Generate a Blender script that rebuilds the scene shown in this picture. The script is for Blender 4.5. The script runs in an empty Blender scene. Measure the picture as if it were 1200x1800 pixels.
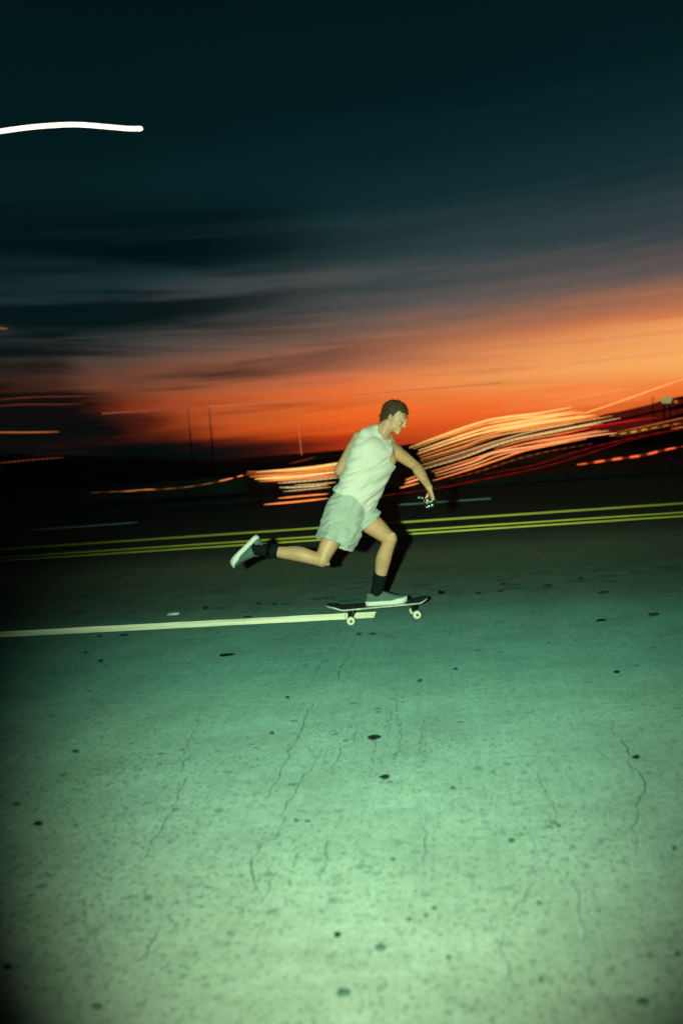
import bpy, bmesh, math, random
from mathutils import Vector as V, Matrix as M, noise
import mathutils
random.seed(7)
R = math.radians
sc = bpy.context.scene
COL = sc.collection

# ------------------------------------------------------------------ camera
FPX, CH = 1400.0, 1.34
PITCH, ROLL = math.atan((900 - 790) / FPX), R(4.6)
cF = V((0, math.cos(PITCH), -math.sin(PITCH)))
cU0 = V((0, math.sin(PITCH), math.cos(PITCH)))
cR0 = V((1, 0, 0))
cX = cR0 * math.cos(ROLL) - cU0 * math.sin(ROLL)
cY = cR0 * math.sin(ROLL) + cU0 * math.cos(ROLL)
CAM = V((0, 0, CH))
cd = bpy.data.cameras.new('camera')
cam = bpy.data.objects.new('camera', cd)
COL.objects.link(cam)
m = M((cX, cY, -cF)).transposed().to_4x4()
m.translation = CAM
cam.matrix_world = m
cd.sensor_fit = 'VERTICAL'
cd.sensor_height = 36
cd.lens = 28
cd.clip_start = 0.05
cd.clip_end = 2000
cd.dof.use_dof = True
cd.dof.focus_distance = 6.0
cd.dof.aperture_fstop = 1.35
sc.camera = cam


def ray(px, py):
    return cX * ((px - 600) / FPX) + cY * ((900 - py) / FPX) + cF


def P(px, py, Y):
    "the place at distance Y down the view whose picture is at (px, py) of the 1200 x 1800 photograph"
    d = ray(px, py)
    return CAM + d * (Y / d.y)


def G(px, py):
    d = ray(px, py)
    return CAM + d * (-CH / d.z)


# ------------------------------------------------------------------ exposure
sc.view_settings.view_transform = 'Standard'
sc.view_settings.look = 'None'
sc.view_settings.exposure = 0
sc.view_settings.gamma = 1
sc.cycles.max_bounces = 5
sc.cycles.use_denoising = True


# ------------------------------------------------------------------ node helpers
class NT:
    def __init__(s, tree):
        s.t = tree
        s.n = tree.nodes
        s.l = tree.links

    def add(s, typ, **kw):
        n = s.n.new(typ)
        for k, v in kw.items():
            setattr(n, k, v)
        return n

    def put(s, sock, v):
        if isinstance(v, bpy.types.NodeSocket):
            s.l.new(v, sock)
        else:
            sock.default_value = v

    def math(s, op, a, b=0.0, c=None, clamp=False):
        n = s.add('ShaderNodeMath', operation=op, use_clamp=clamp)
        s.put(n.inputs[0], a)
        s.put(n.inputs[1], b)
        if c is not None:
            s.put(n.inputs[2], c)
        return n.outputs[0]

    def vmath(s, op, a, b=None):
        n = s.add('ShaderNodeVectorMath', operation=op)
        s.put(n.inputs[0], a)
        if b is not None:
            s.put(n.inputs[1], b)
        return n.outputs['Value'] if op in ('DOT_PRODUCT', 'LENGTH') else n.outputs[0]

    def rng(s, x, a, b, c=0.0, d=1.0, smooth=False):
        n = s.add('ShaderNodeMapRange', interpolation_type='SMOOTHSTEP' if smooth else 'LINEAR')
        for i, v in enumerate((x, a, b, c, d)):
            s.put(n.inputs[i], v)
        return n.outputs[0]

    def ramp(s, x, stops, interp='LINEAR'):
        n = s.add('ShaderNodeValToRGB')
        n.color_ramp.interpolation = interp
        e = n.color_ramp.elements
        while len(e) < len(stops):
            e.new(0.5)
        for el, (p, c) in zip(e, stops):
            el.position = p
            el.color = tuple(c) + (1,) if len(c) == 3 else c
        s.put(n.inputs[0], x)
        return n.outputs[0]

    def mix(s, f, a, b, mode='MIX'):
        n = s.add('ShaderNodeMix', data_type='RGBA', blend_type=mode)
        s.put(n.inputs[0], f)
        s.put(n.inputs[6], a if isinstance(a, bpy.types.NodeSocket) else tuple(a) + (1,))
        s.put(n.inputs[7], b if isinstance(b, bpy.types.NodeSocket) else tuple(b) + (1,))
        return n.outputs[2]

    def noise(s, vec, scale, detail=3, rough=0.55, dist=0.0):
        n = s.add('ShaderNodeTexNoise')
        s.put(n.inputs['Vector'], vec)
        n.inputs['Scale'].default_value = scale
        n.inputs['Detail'].default_value = detail
        n.inputs['Roughness'].default_value = rough
        n.inputs['Distortion'].default_value = dist
        return n.outputs['Fac']

    def voro(s, vec, scale, feature='F1', rnd=1.0):
        n = s.add('ShaderNodeTexVoronoi', feature=feature)
        s.put(n.inputs['Vector'], vec)
        n.inputs['Scale'].default_value = scale
        n.inputs['Randomness'].default_value = rnd
        return n

    def mapv(s, vec, scale=(1, 1, 1), rot=(0, 0, 0), loc=(0, 0, 0)):
        n = s.add('ShaderNodeMapping')
        s.put(n.inputs[0], vec)
        n.inputs['Location'].default_value = loc
        n.inputs['Rotation'].default_value = rot
        n.inputs['Scale'].default_value = scale
        return n.outputs[0]


# ------------------------------------------------------------------ dusk sky
w = bpy.data.worlds.new('World')
sc.world = w
w.use_nodes = True
N = NT(w.node_tree)
N.n.clear()
tc = N.add('ShaderNodeTexCoord')
dirv = tc.outputs['Generated']
sep = N.add('ShaderNodeSeparateXYZ')
N.put(sep.inputs[0], dirv)
el = N.math('MULTIPLY', N.math('ARCSINE', sep.outputs[2]), 57.2958)
flat = N.vmath('NORMALIZE', N.vmath('MULTIPLY', dirv, (1, 1, 0)))
SUN_AZ = R(34)
cosaz = N.vmath('DOT_PRODUCT', flat, (math.sin(SUN_AZ), math.cos(SUN_AZ), 0))
# long thin cirrus, drawn out along the wind
cv = N.mapv(dirv, (1.5, 1.0, 17), (0, R(-3), 0))
n1 = N.noise(cv, 1.7, 5, 0.55, 0.3)
n2 = N.noise(N.mapv(dirv, (2.0, 1.0, 46), (0, R(-4.5), 0), (3, 1, 2)), 2.0, 4, 0.6, 0.2)
el2 = N.math('ADD', el, N.math('MULTIPLY', N.math('SUBTRACT', n1, 0.5), 3.6))
el2 = N.math('ADD', el2, N.math('MULTIPLY', N.math('SUBTRACT', n2, 0.5), 1.2))
t = N.math('DIVIDE', el2, 36.0, clamp=True)
e = lambda d: d / 36.0
rampA = N.ramp(t, [(e(0), (.62, .10, .02)), (e(2), (.87, .17, .03)), (e(4), (.95, .42, .12)), (e(5.6), (.89, .34, .11)),
                   (e(7.3), (.62, .19, .07)), (e(8.7), (.29, .13, .08)), (e(9.9), (.13, .095, .085)), (e(11.7), (.040, .056, .062)),
                   (e(16.5), (.007, .028, .033)), (e(22), (.0012, .0125, .0145)), (e(30), (.0004, .0075, .009))])
rampB = N.ramp(t, [(e(0), (.50, .035, .005)), (e(1.4), (.78, .075, .008)), (e(3), (.88, .15, .022)), (e(4.6), (.70, .165, .055)),
                   (e(6.2), (.38, .125, .068)), (e(8), (.22, .12, .085)), (e(10), (.10, .095, .09)), (e(12.8), (.022, .047, .052)),
                   (e(16.5), (.004, .023, .027)), (e(22), (.001, .0115, .0135)), (e(30), (.0004, .0075, .009))])
rampC = N.ramp(t, [(e(0), (.06, .005, .002)), (e(2), (.15, .011, .003)), (e(4), (.23, .034, .012)), (e(5.6), (.165, .052, .026)),
                   (e(7.2), (.082, .055, .041)), (e(9), (.040, .045, .042)), (e(11.5), (.010, .027, .029)), (e(16), (.002, .015, .017)),
                   (e(22), (.0008, .0100, .0115)), (e(30), (.0004, .0075, .009))])
rampD = N.ramp(t, [(e(0), (.010, .008, .007)), (e(5), (.012, .014, .014)), (e(12), (.004, .013, .014)), (e(22), (.001, .0095, .0115)),
                   (e(30), (.001, .0085, .0105))])
col = N.mix(N.rng(cosaz, .35, .66), rampD, rampC)
col = N.mix(N.rng(cosaz, .66, .84), col, rampB)
col = N.mix(N.rng(cosaz, .84, .985), col, rampA)
# dark cloud bars, thicker away from the glow
bar = N.rng(N.noise(N.mapv(dirv, (1.2, 1.0, 15), (0, R(-2), 0), (1.3, 0.2, 5)), 2.1, 4, 0.5, 0.5), .38, .58, smooth=True)
away = N.rng(cosaz, .93, .70, smooth=True)
low = N.rng(el, 19, 14, smooth=True)
thick = N.math('MULTIPLY', N.math('MULTIPLY', bar, away), N.math('MULTIPLY', low, .93))
col = N.mix(thick, col, (.0012, .0065, .0075))
# a broad soft cloud mass high on the left
hump = N.math('MULTIPLY', N.math('SUBTRACT', N.math('ADD', el, N.math('MULTIPLY', N.math('SUBTRACT', n1, .5), 5.0)), 15.4), .36)
mass = N.math('SUBTRACT', 1.0, N.math('MULTIPLY', hump, hump), clamp=True)
az0 = N.math('MULTIPLY', N.math('ARCTAN2', sep.outputs[0], sep.outputs[1]), 57.2958)
mass = N.math('MULTIPLY', mass, N.math('MULTIPLY', N.rng(az0, 3, -9, smooth=True), N.rng(n2, .35, .6, .55, .9)))
col = N.mix(mass, col, (.0006, .0062, .0070))
# a low black cloud bank on the left, sinking towards the glow
az = N.math('MULTIPLY', N.math('ARCTAN2', sep.outputs[0], sep.outputs[1]), 57.2958)
bt = N.ramp(N.rng(az, -40, 0), [(p_, (v_, v_, v_)) for p_, v_ in ((0, .95), (.42, .76), (.54, .68), (.64, .40), (.80, .16), (1, 0))])
btop = N.math('SUBTRACT', N.math('MULTIPLY', bt, 11.0), 1.4)
bn1 = N.noise(N.mapv(dirv, (3.2, 1.0, 22), (0, R(-3), 0), (2, 5, 1)), 2.0, 4, .55, .4)
bn2 = N.noise(N.mapv(dirv, (2.0, 1.0, 60), (0, R(-3), 0), (7, 5, 1)), 2.0, 3, .55, .2)
bsh = N.math('ADD', N.math('MULTIPLY', N.math('SUBTRACT', bn1, .5), 5.0), N.math('MULTIPLY', N.math('SUBTRACT', bn2, .5), 2.2))
bank = N.rng(N.math('SUBTRACT', N.math('ADD', el, bsh), btop), 2.4, -1.5, smooth=True)
col = N.mix(N.math('MULTIPLY', bank, .97), col, (.0010, .0035, .0038))
wisp = N.rng(n2, .52, .68, smooth=True)
wisp = N.math('MULTIPLY', wisp, N.math('MULTIPLY', N.rng(el, 9, 5, smooth=True), .30))
col = N.mix(wisp, col, N.mix(.5, col, (.09, .012, .004)))
bg = N.add('ShaderNodeBackground')
N.put(bg.inputs[0], col)
bg.inputs[1].default_value = 1.0
wo = N.add('ShaderNodeOutputWorld')
N.l.new(bg.outputs[0], wo.inputs[0])

# the last of the sun, behind the hills
sl = bpy.data.lights.new('sun', 'SUN')
sl.energy = 0.02
sl.angle = R(3)
sl.color = (1, .45, .2)
so = bpy.data.objects.new('sun', sl)
COL.objects.link(so)
so.rotation_euler = V((-math.sin(SUN_AZ), -math.cos(SUN_AZ), -.05)).to_track_quat('-Z', 'Y').to_euler()

# the photographer's flash gun, held out to the left of the camera
fl = bpy.data.lights.new('flash', 'SPOT')
fl.energy = 1760
fl.color = (.55, 1.0, .68)
fl.spot_size = R(68)
fl.spot_blend = 1.0
fl.shadow_soft_size = 0.03
fo = bpy.data.objects.new('flash', fl)
COL.objects.link(fo)
fo.location = CAM + cX * -0.26 + cY * 0.02
fo.rotation_euler = (P(712, 1108, 6.0) - fo.location).to_track_quat('-Z', 'Y').to_euler()
fo.scale = (.86, 1.0, 1.0)


# ------------------------------------------------------------------ object helpers
def tag(o, label=None, cat=None, group=None, kind=None):
    if label: o['label'] = label
    if cat: o['category'] = cat
    if group: o['group'] = group
    if kind: o['kind'] = kind
    return o


def link(name, me, mat=None, parent=None, smooth=True):
    o = bpy.data.objects.new(name, me)
    COL.objects.link(o)
    if mat is not None and not me.materials:
        me.materials.append(mat)
    if smooth:
        for p in me.polygons:
            p.use_smooth = True
    if parent is not None:
        o.parent = parent
        o.matrix_parent_inverse = parent.matrix_world.inverted() if parent.get('_pinv') else M()
    return o


def bmobj(name, bm, mat=None, parent=None, smooth=True, normals=True):
    if normals:
        bmesh.ops.recalc_face_normals(bm, faces=bm.faces)
    me = bpy.data.meshes.new(name)
    bm.to_mesh(me)
    bm.free()
    return link(name, me, mat, parent, smooth)


def empty(name, loc=(0, 0, 0), rot=None):
    o = bpy.data.objects.new(name, None)
    COL.objects.link(o)
    o.location = loc
    if rot is not None:
        o.rotation_euler = rot
    return o


def mat(name, color=(.5, .5, .5), rough=.6, spec=.4, metal=0, sheen=0, bump=None, vary=0, vscale=20, emis=None, estr=1, sss=0):
    mt = bpy.data.materials.new(name)
    mt.use_nodes = True
    n = NT(mt.node_tree)
    b = mt.node_tree.nodes['Principled BSDF']
    b.inputs['Base Color'].default_value = tuple(color) + (1,)
    b.inputs['Roughness'].default_value = rough
    b.inputs['Specular IOR Level'].default_value = spec
    b.inputs['Metallic'].default_value = metal
    b.inputs['Sheen Weight'].default_value = sheen
    if sss:
        b.inputs['Subsurface Weight'].default_value = sss
        b.inputs['Subsurface Radius'].default_value = (.01, .004, .002)
    if vary or bump:
        tcn = n.add('ShaderNodeTexCoord')
        ob = tcn.outputs['Object']
    if vary:
        f = n.noise(ob, vscale, 4, .6)
        c = n.mix(n.rng(f, .3, .7), [x * (1 - vary) for x in color], [min(1, x * (1 + vary)) for x in color])
        n.put(b.inputs['Base Color'], c)
    if bump:
        bs, bd = bump
        f2 = n.noise(ob, bs, 3, .6)
        bn = n.add('ShaderNodeBump')
        bn.inputs['Strength'].default_value = .6
        bn.inputs['Distance'].default_value = bd
        n.put(bn.inputs['Height'], f2)
        n.put(b.inputs['Normal'], bn.outputs[0])
    if emis:
        b.inputs['Emission Color'].default_value = tuple(emis) + (1,)
        b.inputs['Emission Strength'].default_value = estr
    return mt


# ------------------------------------------------------------------ ground and road
YAW = R(-7.5)
ud = V((math.cos(YAW), math.sin(YAW), 0))
vd = V((-math.sin(YAW), math.cos(YAW), 0))


def toroad(p):
    return p.dot(ud), p.dot(vd)


def sheet(name, u0, u1, v0, v1, z, mt, parent=None, nu=1):
    bm = bmesh.new()
    prev = None
    for i in range(nu + 1):
        u = u0 + (u1 - u0) * i / nu
        a, b = bm.verts.new((u, v0, z)), bm.verts.new((u, v1, z))
        if prev:
            bm.faces.new((prev[0], a, b, prev[1]))
        prev = (a, b)
    o = bmobj(name, bm, mt, parent, smooth=False)
    if parent is None:
        o.rotation_euler.z = YAW
    return o


# dark scrub ground out to the horizon
gm = mat('scrub_earth', (.035, .035, .025), .95, .1, vary=.5, vscale=.6)
o = sheet('ground', -900, 900, -200, 1500, -0.02, gm)
tag(o, 'dark open ground stretching away behind the road', kind='structure')

# road: pale broom-finished concrete near, worn darker asphalt lanes beyond, with flash falloff and tint painted into the tones
rm = bpy.data.materials.new('road_surface')
rm.use_nodes = True
n = NT(rm.node_tree)
b = rm.node_tree.nodes['Principled BSDF']
tcn = n.add('ShaderNodeTexCoord')
ob = tcn.outputs['Object']
s3 = n.add('ShaderNodeSeparateXYZ')
n.put(s3.inputs[0], ob)
u_, v_ = s3.outputs[0], s3.outputs[1]
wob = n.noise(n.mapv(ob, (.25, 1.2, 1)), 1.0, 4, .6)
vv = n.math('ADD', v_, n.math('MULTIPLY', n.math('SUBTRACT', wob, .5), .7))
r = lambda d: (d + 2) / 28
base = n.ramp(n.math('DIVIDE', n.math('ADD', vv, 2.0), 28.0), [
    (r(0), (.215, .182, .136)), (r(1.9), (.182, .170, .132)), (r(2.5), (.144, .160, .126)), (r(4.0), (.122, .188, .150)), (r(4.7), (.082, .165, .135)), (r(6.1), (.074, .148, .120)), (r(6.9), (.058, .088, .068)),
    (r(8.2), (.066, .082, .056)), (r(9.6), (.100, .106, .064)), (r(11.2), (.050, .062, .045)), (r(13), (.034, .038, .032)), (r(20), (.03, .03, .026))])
# mottling, broom strokes across the lane, dirt drawn along it
mo = n.noise(ob, 2.3, 6, .65)
mo2 = n.noise(n.mapv(ob, (1, 3, 1)), 9, 5, .7)
broom = n.noise(n.mapv(ob, (46, 1.1, 1)), 1.0, 3, .6)
smear = n.noise(n.mapv(ob, (.5, 9, 1)), 1.0, 4, .6)
fine = n.noise(ob, 95, 3, .7)
k = n.math('MULTIPLY', n.rng(mo, .3, .7, .82, 1.13), n.rng(mo2, .3, .7, .91, 1.06))
k = n.math('MULTIPLY', k, n.rng(broom, .3, .7, .94, 1.04))
k = n.math('MULTIPLY', k, n.rng(smear, .3, .7, .95, 1.04))
blotch = n.noise(n.mapv(ob, (1, .8, 1)), 21, 4, .62)
k = n.math('MULTIPLY', k, n.rng(blotch, .34, .62, .90, 1.03))
k = n.math('MULTIPLY', k, n.rng(fine, .3, .7, .84, 1.12))
# pits and grit: small dark specks of several sizes, gathered in drifts
drift = n.rng(n.noise(ob, 1.1, 4, .65), .36, .64)


def specks(scale, size, amount, stretch=(1, 1, 1)):
    vn = n.voro(n.mapv(ob, stretch), scale)
    hs = n.add('ShaderNodeSeparateColor')
    n.put(hs.inputs[0], vn.outputs['Color'])
    rad = n.math('MULTIPLY', n.rng(hs.outputs[0], 1 - amount, 1.0), size)
    jag = n.math('ADD', vn.outputs['Distance'], n.math('MULTIPLY', n.math('SUBTRACT', fine, .5), .22))
    return n.rng(n.math('SUBTRACT', jag, rad), .07, -.05, smooth=True)


sp1 = n.math('MULTIPLY', specks(42, .42, .34), n.rng(drift, 0, 1, .35, 1))
sp2 = n.math('MULTIPLY', specks(17, .30, .25), n.rng(drift, 0, 1, .3, 1))
sp3 = specks(9.0, .15, .14, (.8, 1.2, 1))
sp4 = n.math('MULTIPLY', specks(4.6, .45, .6, (.75, 1.35, 1)), n.math('MULTIPLY', n.rng(v_, 6.4, 7.0), n.rng(v_, 8.4, 7.6)))
# hair cracks
ck = n.voro(n.mapv(ob, (1.7, .45, 1)), 1.0, 'DISTANCE_TO_EDGE')
ckd = n.math('ADD', ck.outputs['Distance'], n.math('MULTIPLY', n.math('ABSOLUTE', n.math('SUBTRACT', mo2, .5)), .12))
crk = n.math('MULTIPLY', n.rng(ckd, .016, .002), n.rng(n.noise(ob, 1.7, 3), .50, .66))
dark = n.math('MAXIMUM', n.math('MAXIMUM', n.math('MULTIPLY', sp1, .55), n.math('MULTIPLY', sp2, .75)), n.math('MAXIMUM', n.math('MULTIPLY', sp3, .7), n.math('MULTIPLY', crk, .5)))
dark = n.math('MAXIMUM', dark, n.math('MULTIPLY', sp4, .75))
g1_ = n.rng(n.noise(n.mapv(ob, (1, .7, 1)), 62, 2, .5), .57, .67, smooth=True)
g2_ = n.rng(n.noise(n.mapv(ob, (1, .75, 1), (0, 0, 0), (5, 3, 0)), 27, 3, .6), .59, .70, smooth=True)
g3_ = n.rng(n.noise(n.mapv(ob, (1, .6, 1), (0, 0, 0), (9, 1, 0)), 130, 2, .5), .58, .72, smooth=True)
near_ = n.math('MULTIPLY', n.rng(v_, 5.2, 2.6, .35, 1.0), n.rng(drift, 0, 1, .45, 1.0))
grit = n.math('MAXIMUM', n.math('MULTIPLY', g1_, .74), n.math('MAXIMUM', n.math('MULTIPLY', g2_, .80), n.math('MULTIPLY', g3_, .55)))
dark = n.math('MAXIMUM', dark, n.math('MULTIPLY', grit, near_))
kc = n.add('ShaderNodeCombineColor')
for i in range(3):
    n.put(kc.inputs[i], k)
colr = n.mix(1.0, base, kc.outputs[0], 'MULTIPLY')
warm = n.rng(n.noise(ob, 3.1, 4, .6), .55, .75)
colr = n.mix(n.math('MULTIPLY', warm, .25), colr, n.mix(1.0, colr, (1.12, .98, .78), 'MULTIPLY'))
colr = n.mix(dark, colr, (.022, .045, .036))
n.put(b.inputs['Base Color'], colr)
b.inputs['Diffuse Roughness'].default_value = 1.0
b.inputs['Roughness'].default_value = .93
b.inputs['Specular IOR Level'].default_value = .12
hgt = n.math('ADD', n.math('MULTIPLY', broom, .5), n.math('MULTIPLY', fine, .5))
hgt = n.math('SUBTRACT', hgt, n.math('MULTIPLY', dark, .8))
bn = n.add('ShaderNodeBump')
bn.inputs['Strength'].default_value = .45
bn.inputs['Distance'].default_value = .006
n.put(bn.inputs['Height'], hgt)
n.put(b.inputs['Normal'], bn.outputs[0])
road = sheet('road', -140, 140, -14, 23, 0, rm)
tag(road, 'pale stained concrete road running left to right', kind='structure')


def paint(name, color, wear, bead=0.0):
    mt = bpy.data.materials.new(name)
    mt.use_nodes = True
    n = NT(mt.node_tree)
    b = mt.node_tree.nodes['Principled BSDF']
    ob = n.add('ShaderNodeTexCoord').outputs['Object']
    f = n.noise(ob, 34, 5, .7)
    f2 = n.noise(n.mapv(ob, (.6, 5, 1)), 1.7, 4, .6)
    g = n.math('MULTIPLY', n.rng(f, .30, .42, 1 - wear, 1), n.rng(f2, .3, .55, 1 - wear, 1))
    c = n.mix(g, [x * .3 for x in color], color)
    n.put(b.inputs['Base Color'], c)
    b.inputs['Roughness'].default_value = .85
    b.inputs['Metallic'].default_value = bead                # glass beads throw the light back
    if bead: b.inputs['Roughness'].default_value = .55
    b.inputs['Diffuse Roughness'].default_value = 1.0
    b.inputs['Sheen Weight'].default_value = 1.0
    b.inputs['Sheen Roughness'].default_value = .35
    b.inputs['Sheen Tint'].default_value = tuple(min(1, x * 1.1) for x in color) + (1,)
    bn = n.add('ShaderNodeBump')
    bn.inputs['Strength'].default_value = .6
    bn.inputs['Distance'].default_value = .004
    n.put(bn.inputs['Height'], n.noise(ob, 160, 2, .7))
    n.put(b.inputs['Normal'], bn.outputs[0])
    return mt


white_paint = paint('white_reflective_paint', (1.0, .86, .66), .38)
yellow_paint = paint('yellow_reflective_paint', (.98, .80, .12), .12, .75)
dim_paint = paint('old_white_paint', (.55, .70, .64), .3)


def marking(name, u0, u1, v, wd, mt, label, h=.008, roundend=False):
    "a profiled reflective line: small ribs added along it so their steep faces catch the flash"
    bm = bmesh.new()
    rnd = random.Random(int(abs(u0 * 13 + v * 71)))
    L = u1 - u0
    nseg = max(6, min(300, int(L / .12)))
    rows = []
    ridges = max(3, int(wd / .03))  # ribs added to brighten the line under the flash
    for i in range(nseg + 1):
        s = i / nseg
        u = u0 + L * s
        ww = wd * (1 + rnd.uniform(-.05, .05))
        row = []
        for k_ in range(ridges):
            a_ = v - ww / 2 + ww * k_ / ridges
            row += [bm.verts.new((u, a_, .003)), bm.verts.new((u, a_ + ww / ridges * .06, .003 + h * rnd.uniform(.85, 1.1)))]
        row.append(bm.verts.new((u, v + ww / 2, .003)))
        rows.append(row)
    for a, c in zip(rows, rows[1:]):
        for j in range(len(a) - 1):
            bm.faces.new((a[j], c[j], c[j + 1], a[j + 1]))
    for rr in (rows[0], rows[-1]):
        for k_ in range(ridges):
            bm.faces.new(rr[2 * k_:2 * k_ + 3])
    o = bmobj(name, bm, mt, smooth=False)
    o.rotation_euler.z = YAW
    return tag(o, label, kind='structure')


wu0, wv = toroad(G(-60, 1120))
wu1, wv1 = toroad(G(659, 1081))
marking('lane_line', -30, wu1, (wv + wv1) / 2, .21, white_paint, 'bright white lane line ending under the skateboard', .011)
marking('lane_line', -60, 60, toroad(G(600, 926))[1], .27, yellow_paint, 'upper single yellow centre line farther from the skater', .012)
vb = toroad(G(600, 945))[1]
marking('lane_line', -60, 60, vb + .31, .16, yellow_paint, 'farther line of the double yellow line behind the skater', .012)
marking('lane_line', -60, 60, vb - .18, .16, yellow_paint, 'nearer line of the double yellow line behind the skater', .012)
for a, c, lab in (((65, 931), (235, 920), 'faint white lane dash far across the road at left'), ((683, 889), (862, 877), 'faint white lane dash far across the road behind the hand')):  # far dashes
    (ua, va), (uc, vc) = toroad(G(*a)), toroad(G(*c))
    marking('lane_dash', ua, uc, (va + vc) / 2, .42, dim_paint, lab, .01)

# cracks: flat ribbons with the gap's shade put into their colour, following the photograph's main fissures
crackm = mat('crack_shade', (.085, .125, .10), .95, .05, vary=.5, vscale=30)
blotm = mat('tar_blot', (.012, .018, .016), .8, .15)
blotm2 = mat('faded_tar_blot', (.055, .085, .066), .9, .1, vary=.4, vscale=60)


def crack(pts, wpx, jit=.012):
    bm = bmesh.new()
    rnd = random.Random(int(pts[0][0] * 7 + pts[0][1]))
    pp = [G(*p) for p in pts]
    fine_ = []
    for a, c in zip(pp, pp[1:]):
        k = max(2, int((c - a).length / .035))
        for i in range(k):
            q = a.lerp(c, i / k)
            fine_.append(q + V((rnd.uniform(-jit, jit), rnd.uniform(-jit, jit), 0)))
    fine_.append(pp[-1])
    prev = None
    for i, q in enumerate(fine_):
        s = i / (len(fine_) - 1)
        wd = wpx * (.35 + .65 * math.sin(math.pi * min(1, max(0.03, s)))) * rnd.uniform(.15, 1.7) * .5
        d = (fine_[min(i + 1, len(fine_) - 1)] - fine_[max(i - 1, 0)]).normalized()
        nn = V((-d.y, d.x, 0)) * wd
        a, c = bm.verts.new(q - nn + V((0, 0, .004))), bm.verts.new(q + nn + V((0, 0, .004)))
        if prev:
            bm.faces.new((prev[0], a, c, prev[1]))
        prev = (a, c)
    o = bmobj('crack', bm, crackm, smooth=False)
    o.parent = road
    o.matrix_parent_inverse = M.Rotation(YAW, 4, 'Z').inverted()
    return o


CR = [([(548, 1238), (533, 1275), (520, 1300), (500, 1345), (480, 1385), (466, 1408)], .009),
      ([(562, 1318), (556, 1340), (548, 1358), (530, 1366), (520, 1385), (509, 1405), (501, 1425), (499, 1450), (486, 1475), (458, 1484), (446, 1510), (440, 1540), (452, 1575), (428, 1600), (416, 1628), (408, 1650)], .0095),
      ([(606, 1160), (598, 1182), (592, 1200)], .012),
      ([(627, 1282), (622, 1298), (618, 1312), (598, 1318), (592, 1338), (584, 1360)], .008),
      ([(658, 1300), (655, 1330), (650, 1364)], .007),
      ([(476, 1518), (474, 1555), (458, 1590)], .005),
      ([(355, 1265), (335, 1300), (325, 1330), (318, 1360)], .007),
      ([(330, 1370), (316, 1395), (300, 1432), (270, 1480), (240, 1525)], .008),
      ([(1072, 1265), (1078, 1288), (1095, 1305), (1104, 1330), (1106, 1350), (1128, 1368), (1136, 1388), (1120, 1402), (1121, 1428), (1113, 1460), (1116, 1500)], .009),
      ([(926, 1338), (945, 1370), (974, 1420), (981, 1455), (948, 1458), (925, 1462)], .005),
      ([(925, 1462), (935, 1490), (940, 1525), (938, 1550), (920, 1580), (895, 1602), (868, 1618), (860, 1640)], .005),
      ([(1004, 1535), (1012, 1570), (1020, 1620), (1026, 1660), (1036, 1690), (1044, 1740)], .0045),
      ([(750, 1440), (746, 1475), (744, 1510), (748, 1540)], .007),
      ([(880, 1645), (884, 1690), (892, 1720), (905, 1748)], .008),
      ([(272, 1632), (270, 1655), (255, 1690)], .008),
      ([(578, 1465), (572, 1490), (570, 1530)], .009),
      ([(690, 1240), (684, 1275), (680, 1300)], .006), ([(705, 1270), (700, 1310), (697, 1330)], .006), ([(745, 1265), (740, 1300), (738, 1330)], .006)]
for pts, wd in CR:
    crack(pts, wd * .45)

# dark scraps, gum and tar lying on the concrete (px, py, width px, height px)
BL = [(657, 1297, 26, 10), (676, 1367, 22, 9), (398, 1152, 30, 6), (67, 1449, 20, 8), (1118, 1332, 17, 8), (593, 1645, 15, 10), (795, 1387, 10, 6),
      (520, 1444, 10, 7), (540, 1445, 12, 4), (14, 1701, 20, 12), (505, 1227, 9, 6), (737, 1198, 10, 6), (1184, 1494, 11, 8), (718, 1619, 10, 8),
      (748, 1612, 9, 8), (763, 1599, 11, 7), (788, 1686, 10, 9), (898, 1480, 14, 9), (946, 1590, 10, 9), (981, 1454, 9, 7), (478, 1290, 9, 6),
      (962, 1030, 20, 5), (884, 1027, 12, 5), (878, 1040, 11, 5), (1020, 1017, 11, 4), (1060, 1042, 24, 5), (1083, 1182, 12, 5), (1147, 1081, 22, 7), (1056, 1091, 24, 5),
      (800, 1177, 10, 5), (178, 1162, 12, 5), (151, 1148, 10, 4), (362, 1069, 12, 6), (435, 1085, 18, 4), (175, 1119, 10, 4), (218, 1117, 18, 4),
      (603, 1748, 30, 14), (668, 1668, 22, 14), (170, 1772, 22, 14), (690, 1513, 12, 6), (775, 1042, 14, 8), (840, 1043, 12, 5), (455, 1062, 16, 5), (482, 1062, 12, 5),
      (630, 1115, 12, 4), (655, 1115, 16, 4), (1128, 1764, 26, 14), (950, 1725, 9, 12), (1190, 1680, 14, 12), (30, 1415, 18, 8), (133, 1322, 16, 6)]
for i, (px, py, wp, hp) in enumerate(BL):
    rnd = random.Random(i)
    bm = bmesh.new()
    k = 14
    ring, top = [], []
    for j in range(k):
        a = 2 * math.pi * j / k
        rr = .5 * rnd.uniform(.66, 1.08)
        q = G(px + wp * rr * math.cos(a) - .08 * hp * math.sin(a), py - hp * rr * math.sin(a) - .08 * wp * rr * math.cos(a))
        ring.append(bm.verts.new((q.x, q.y, .003)))
    c0 = G(px, py)
    for vv_ in ring:
        q = V(vv_.co).lerp(c0, .35)
        top.append(bm.verts.new((q.x, q.y, .003 + rnd.uniform(.003, .006))))
    for j in range(k):
        bm.faces.new((ring[j], ring[(j + 1) % k], top[(j + 1) % k], top[j]))
    bm.faces.new(top)
    o = bmobj('tar_blot', bm, blotm if i in (0, 1, 2, 3, 4, 5, 9, 40, 26, 28) else blotm2)
    o.parent = road
    o.matrix_parent_inverse = M.Rotation(YAW, 4, 'Z').inverted()

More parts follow.
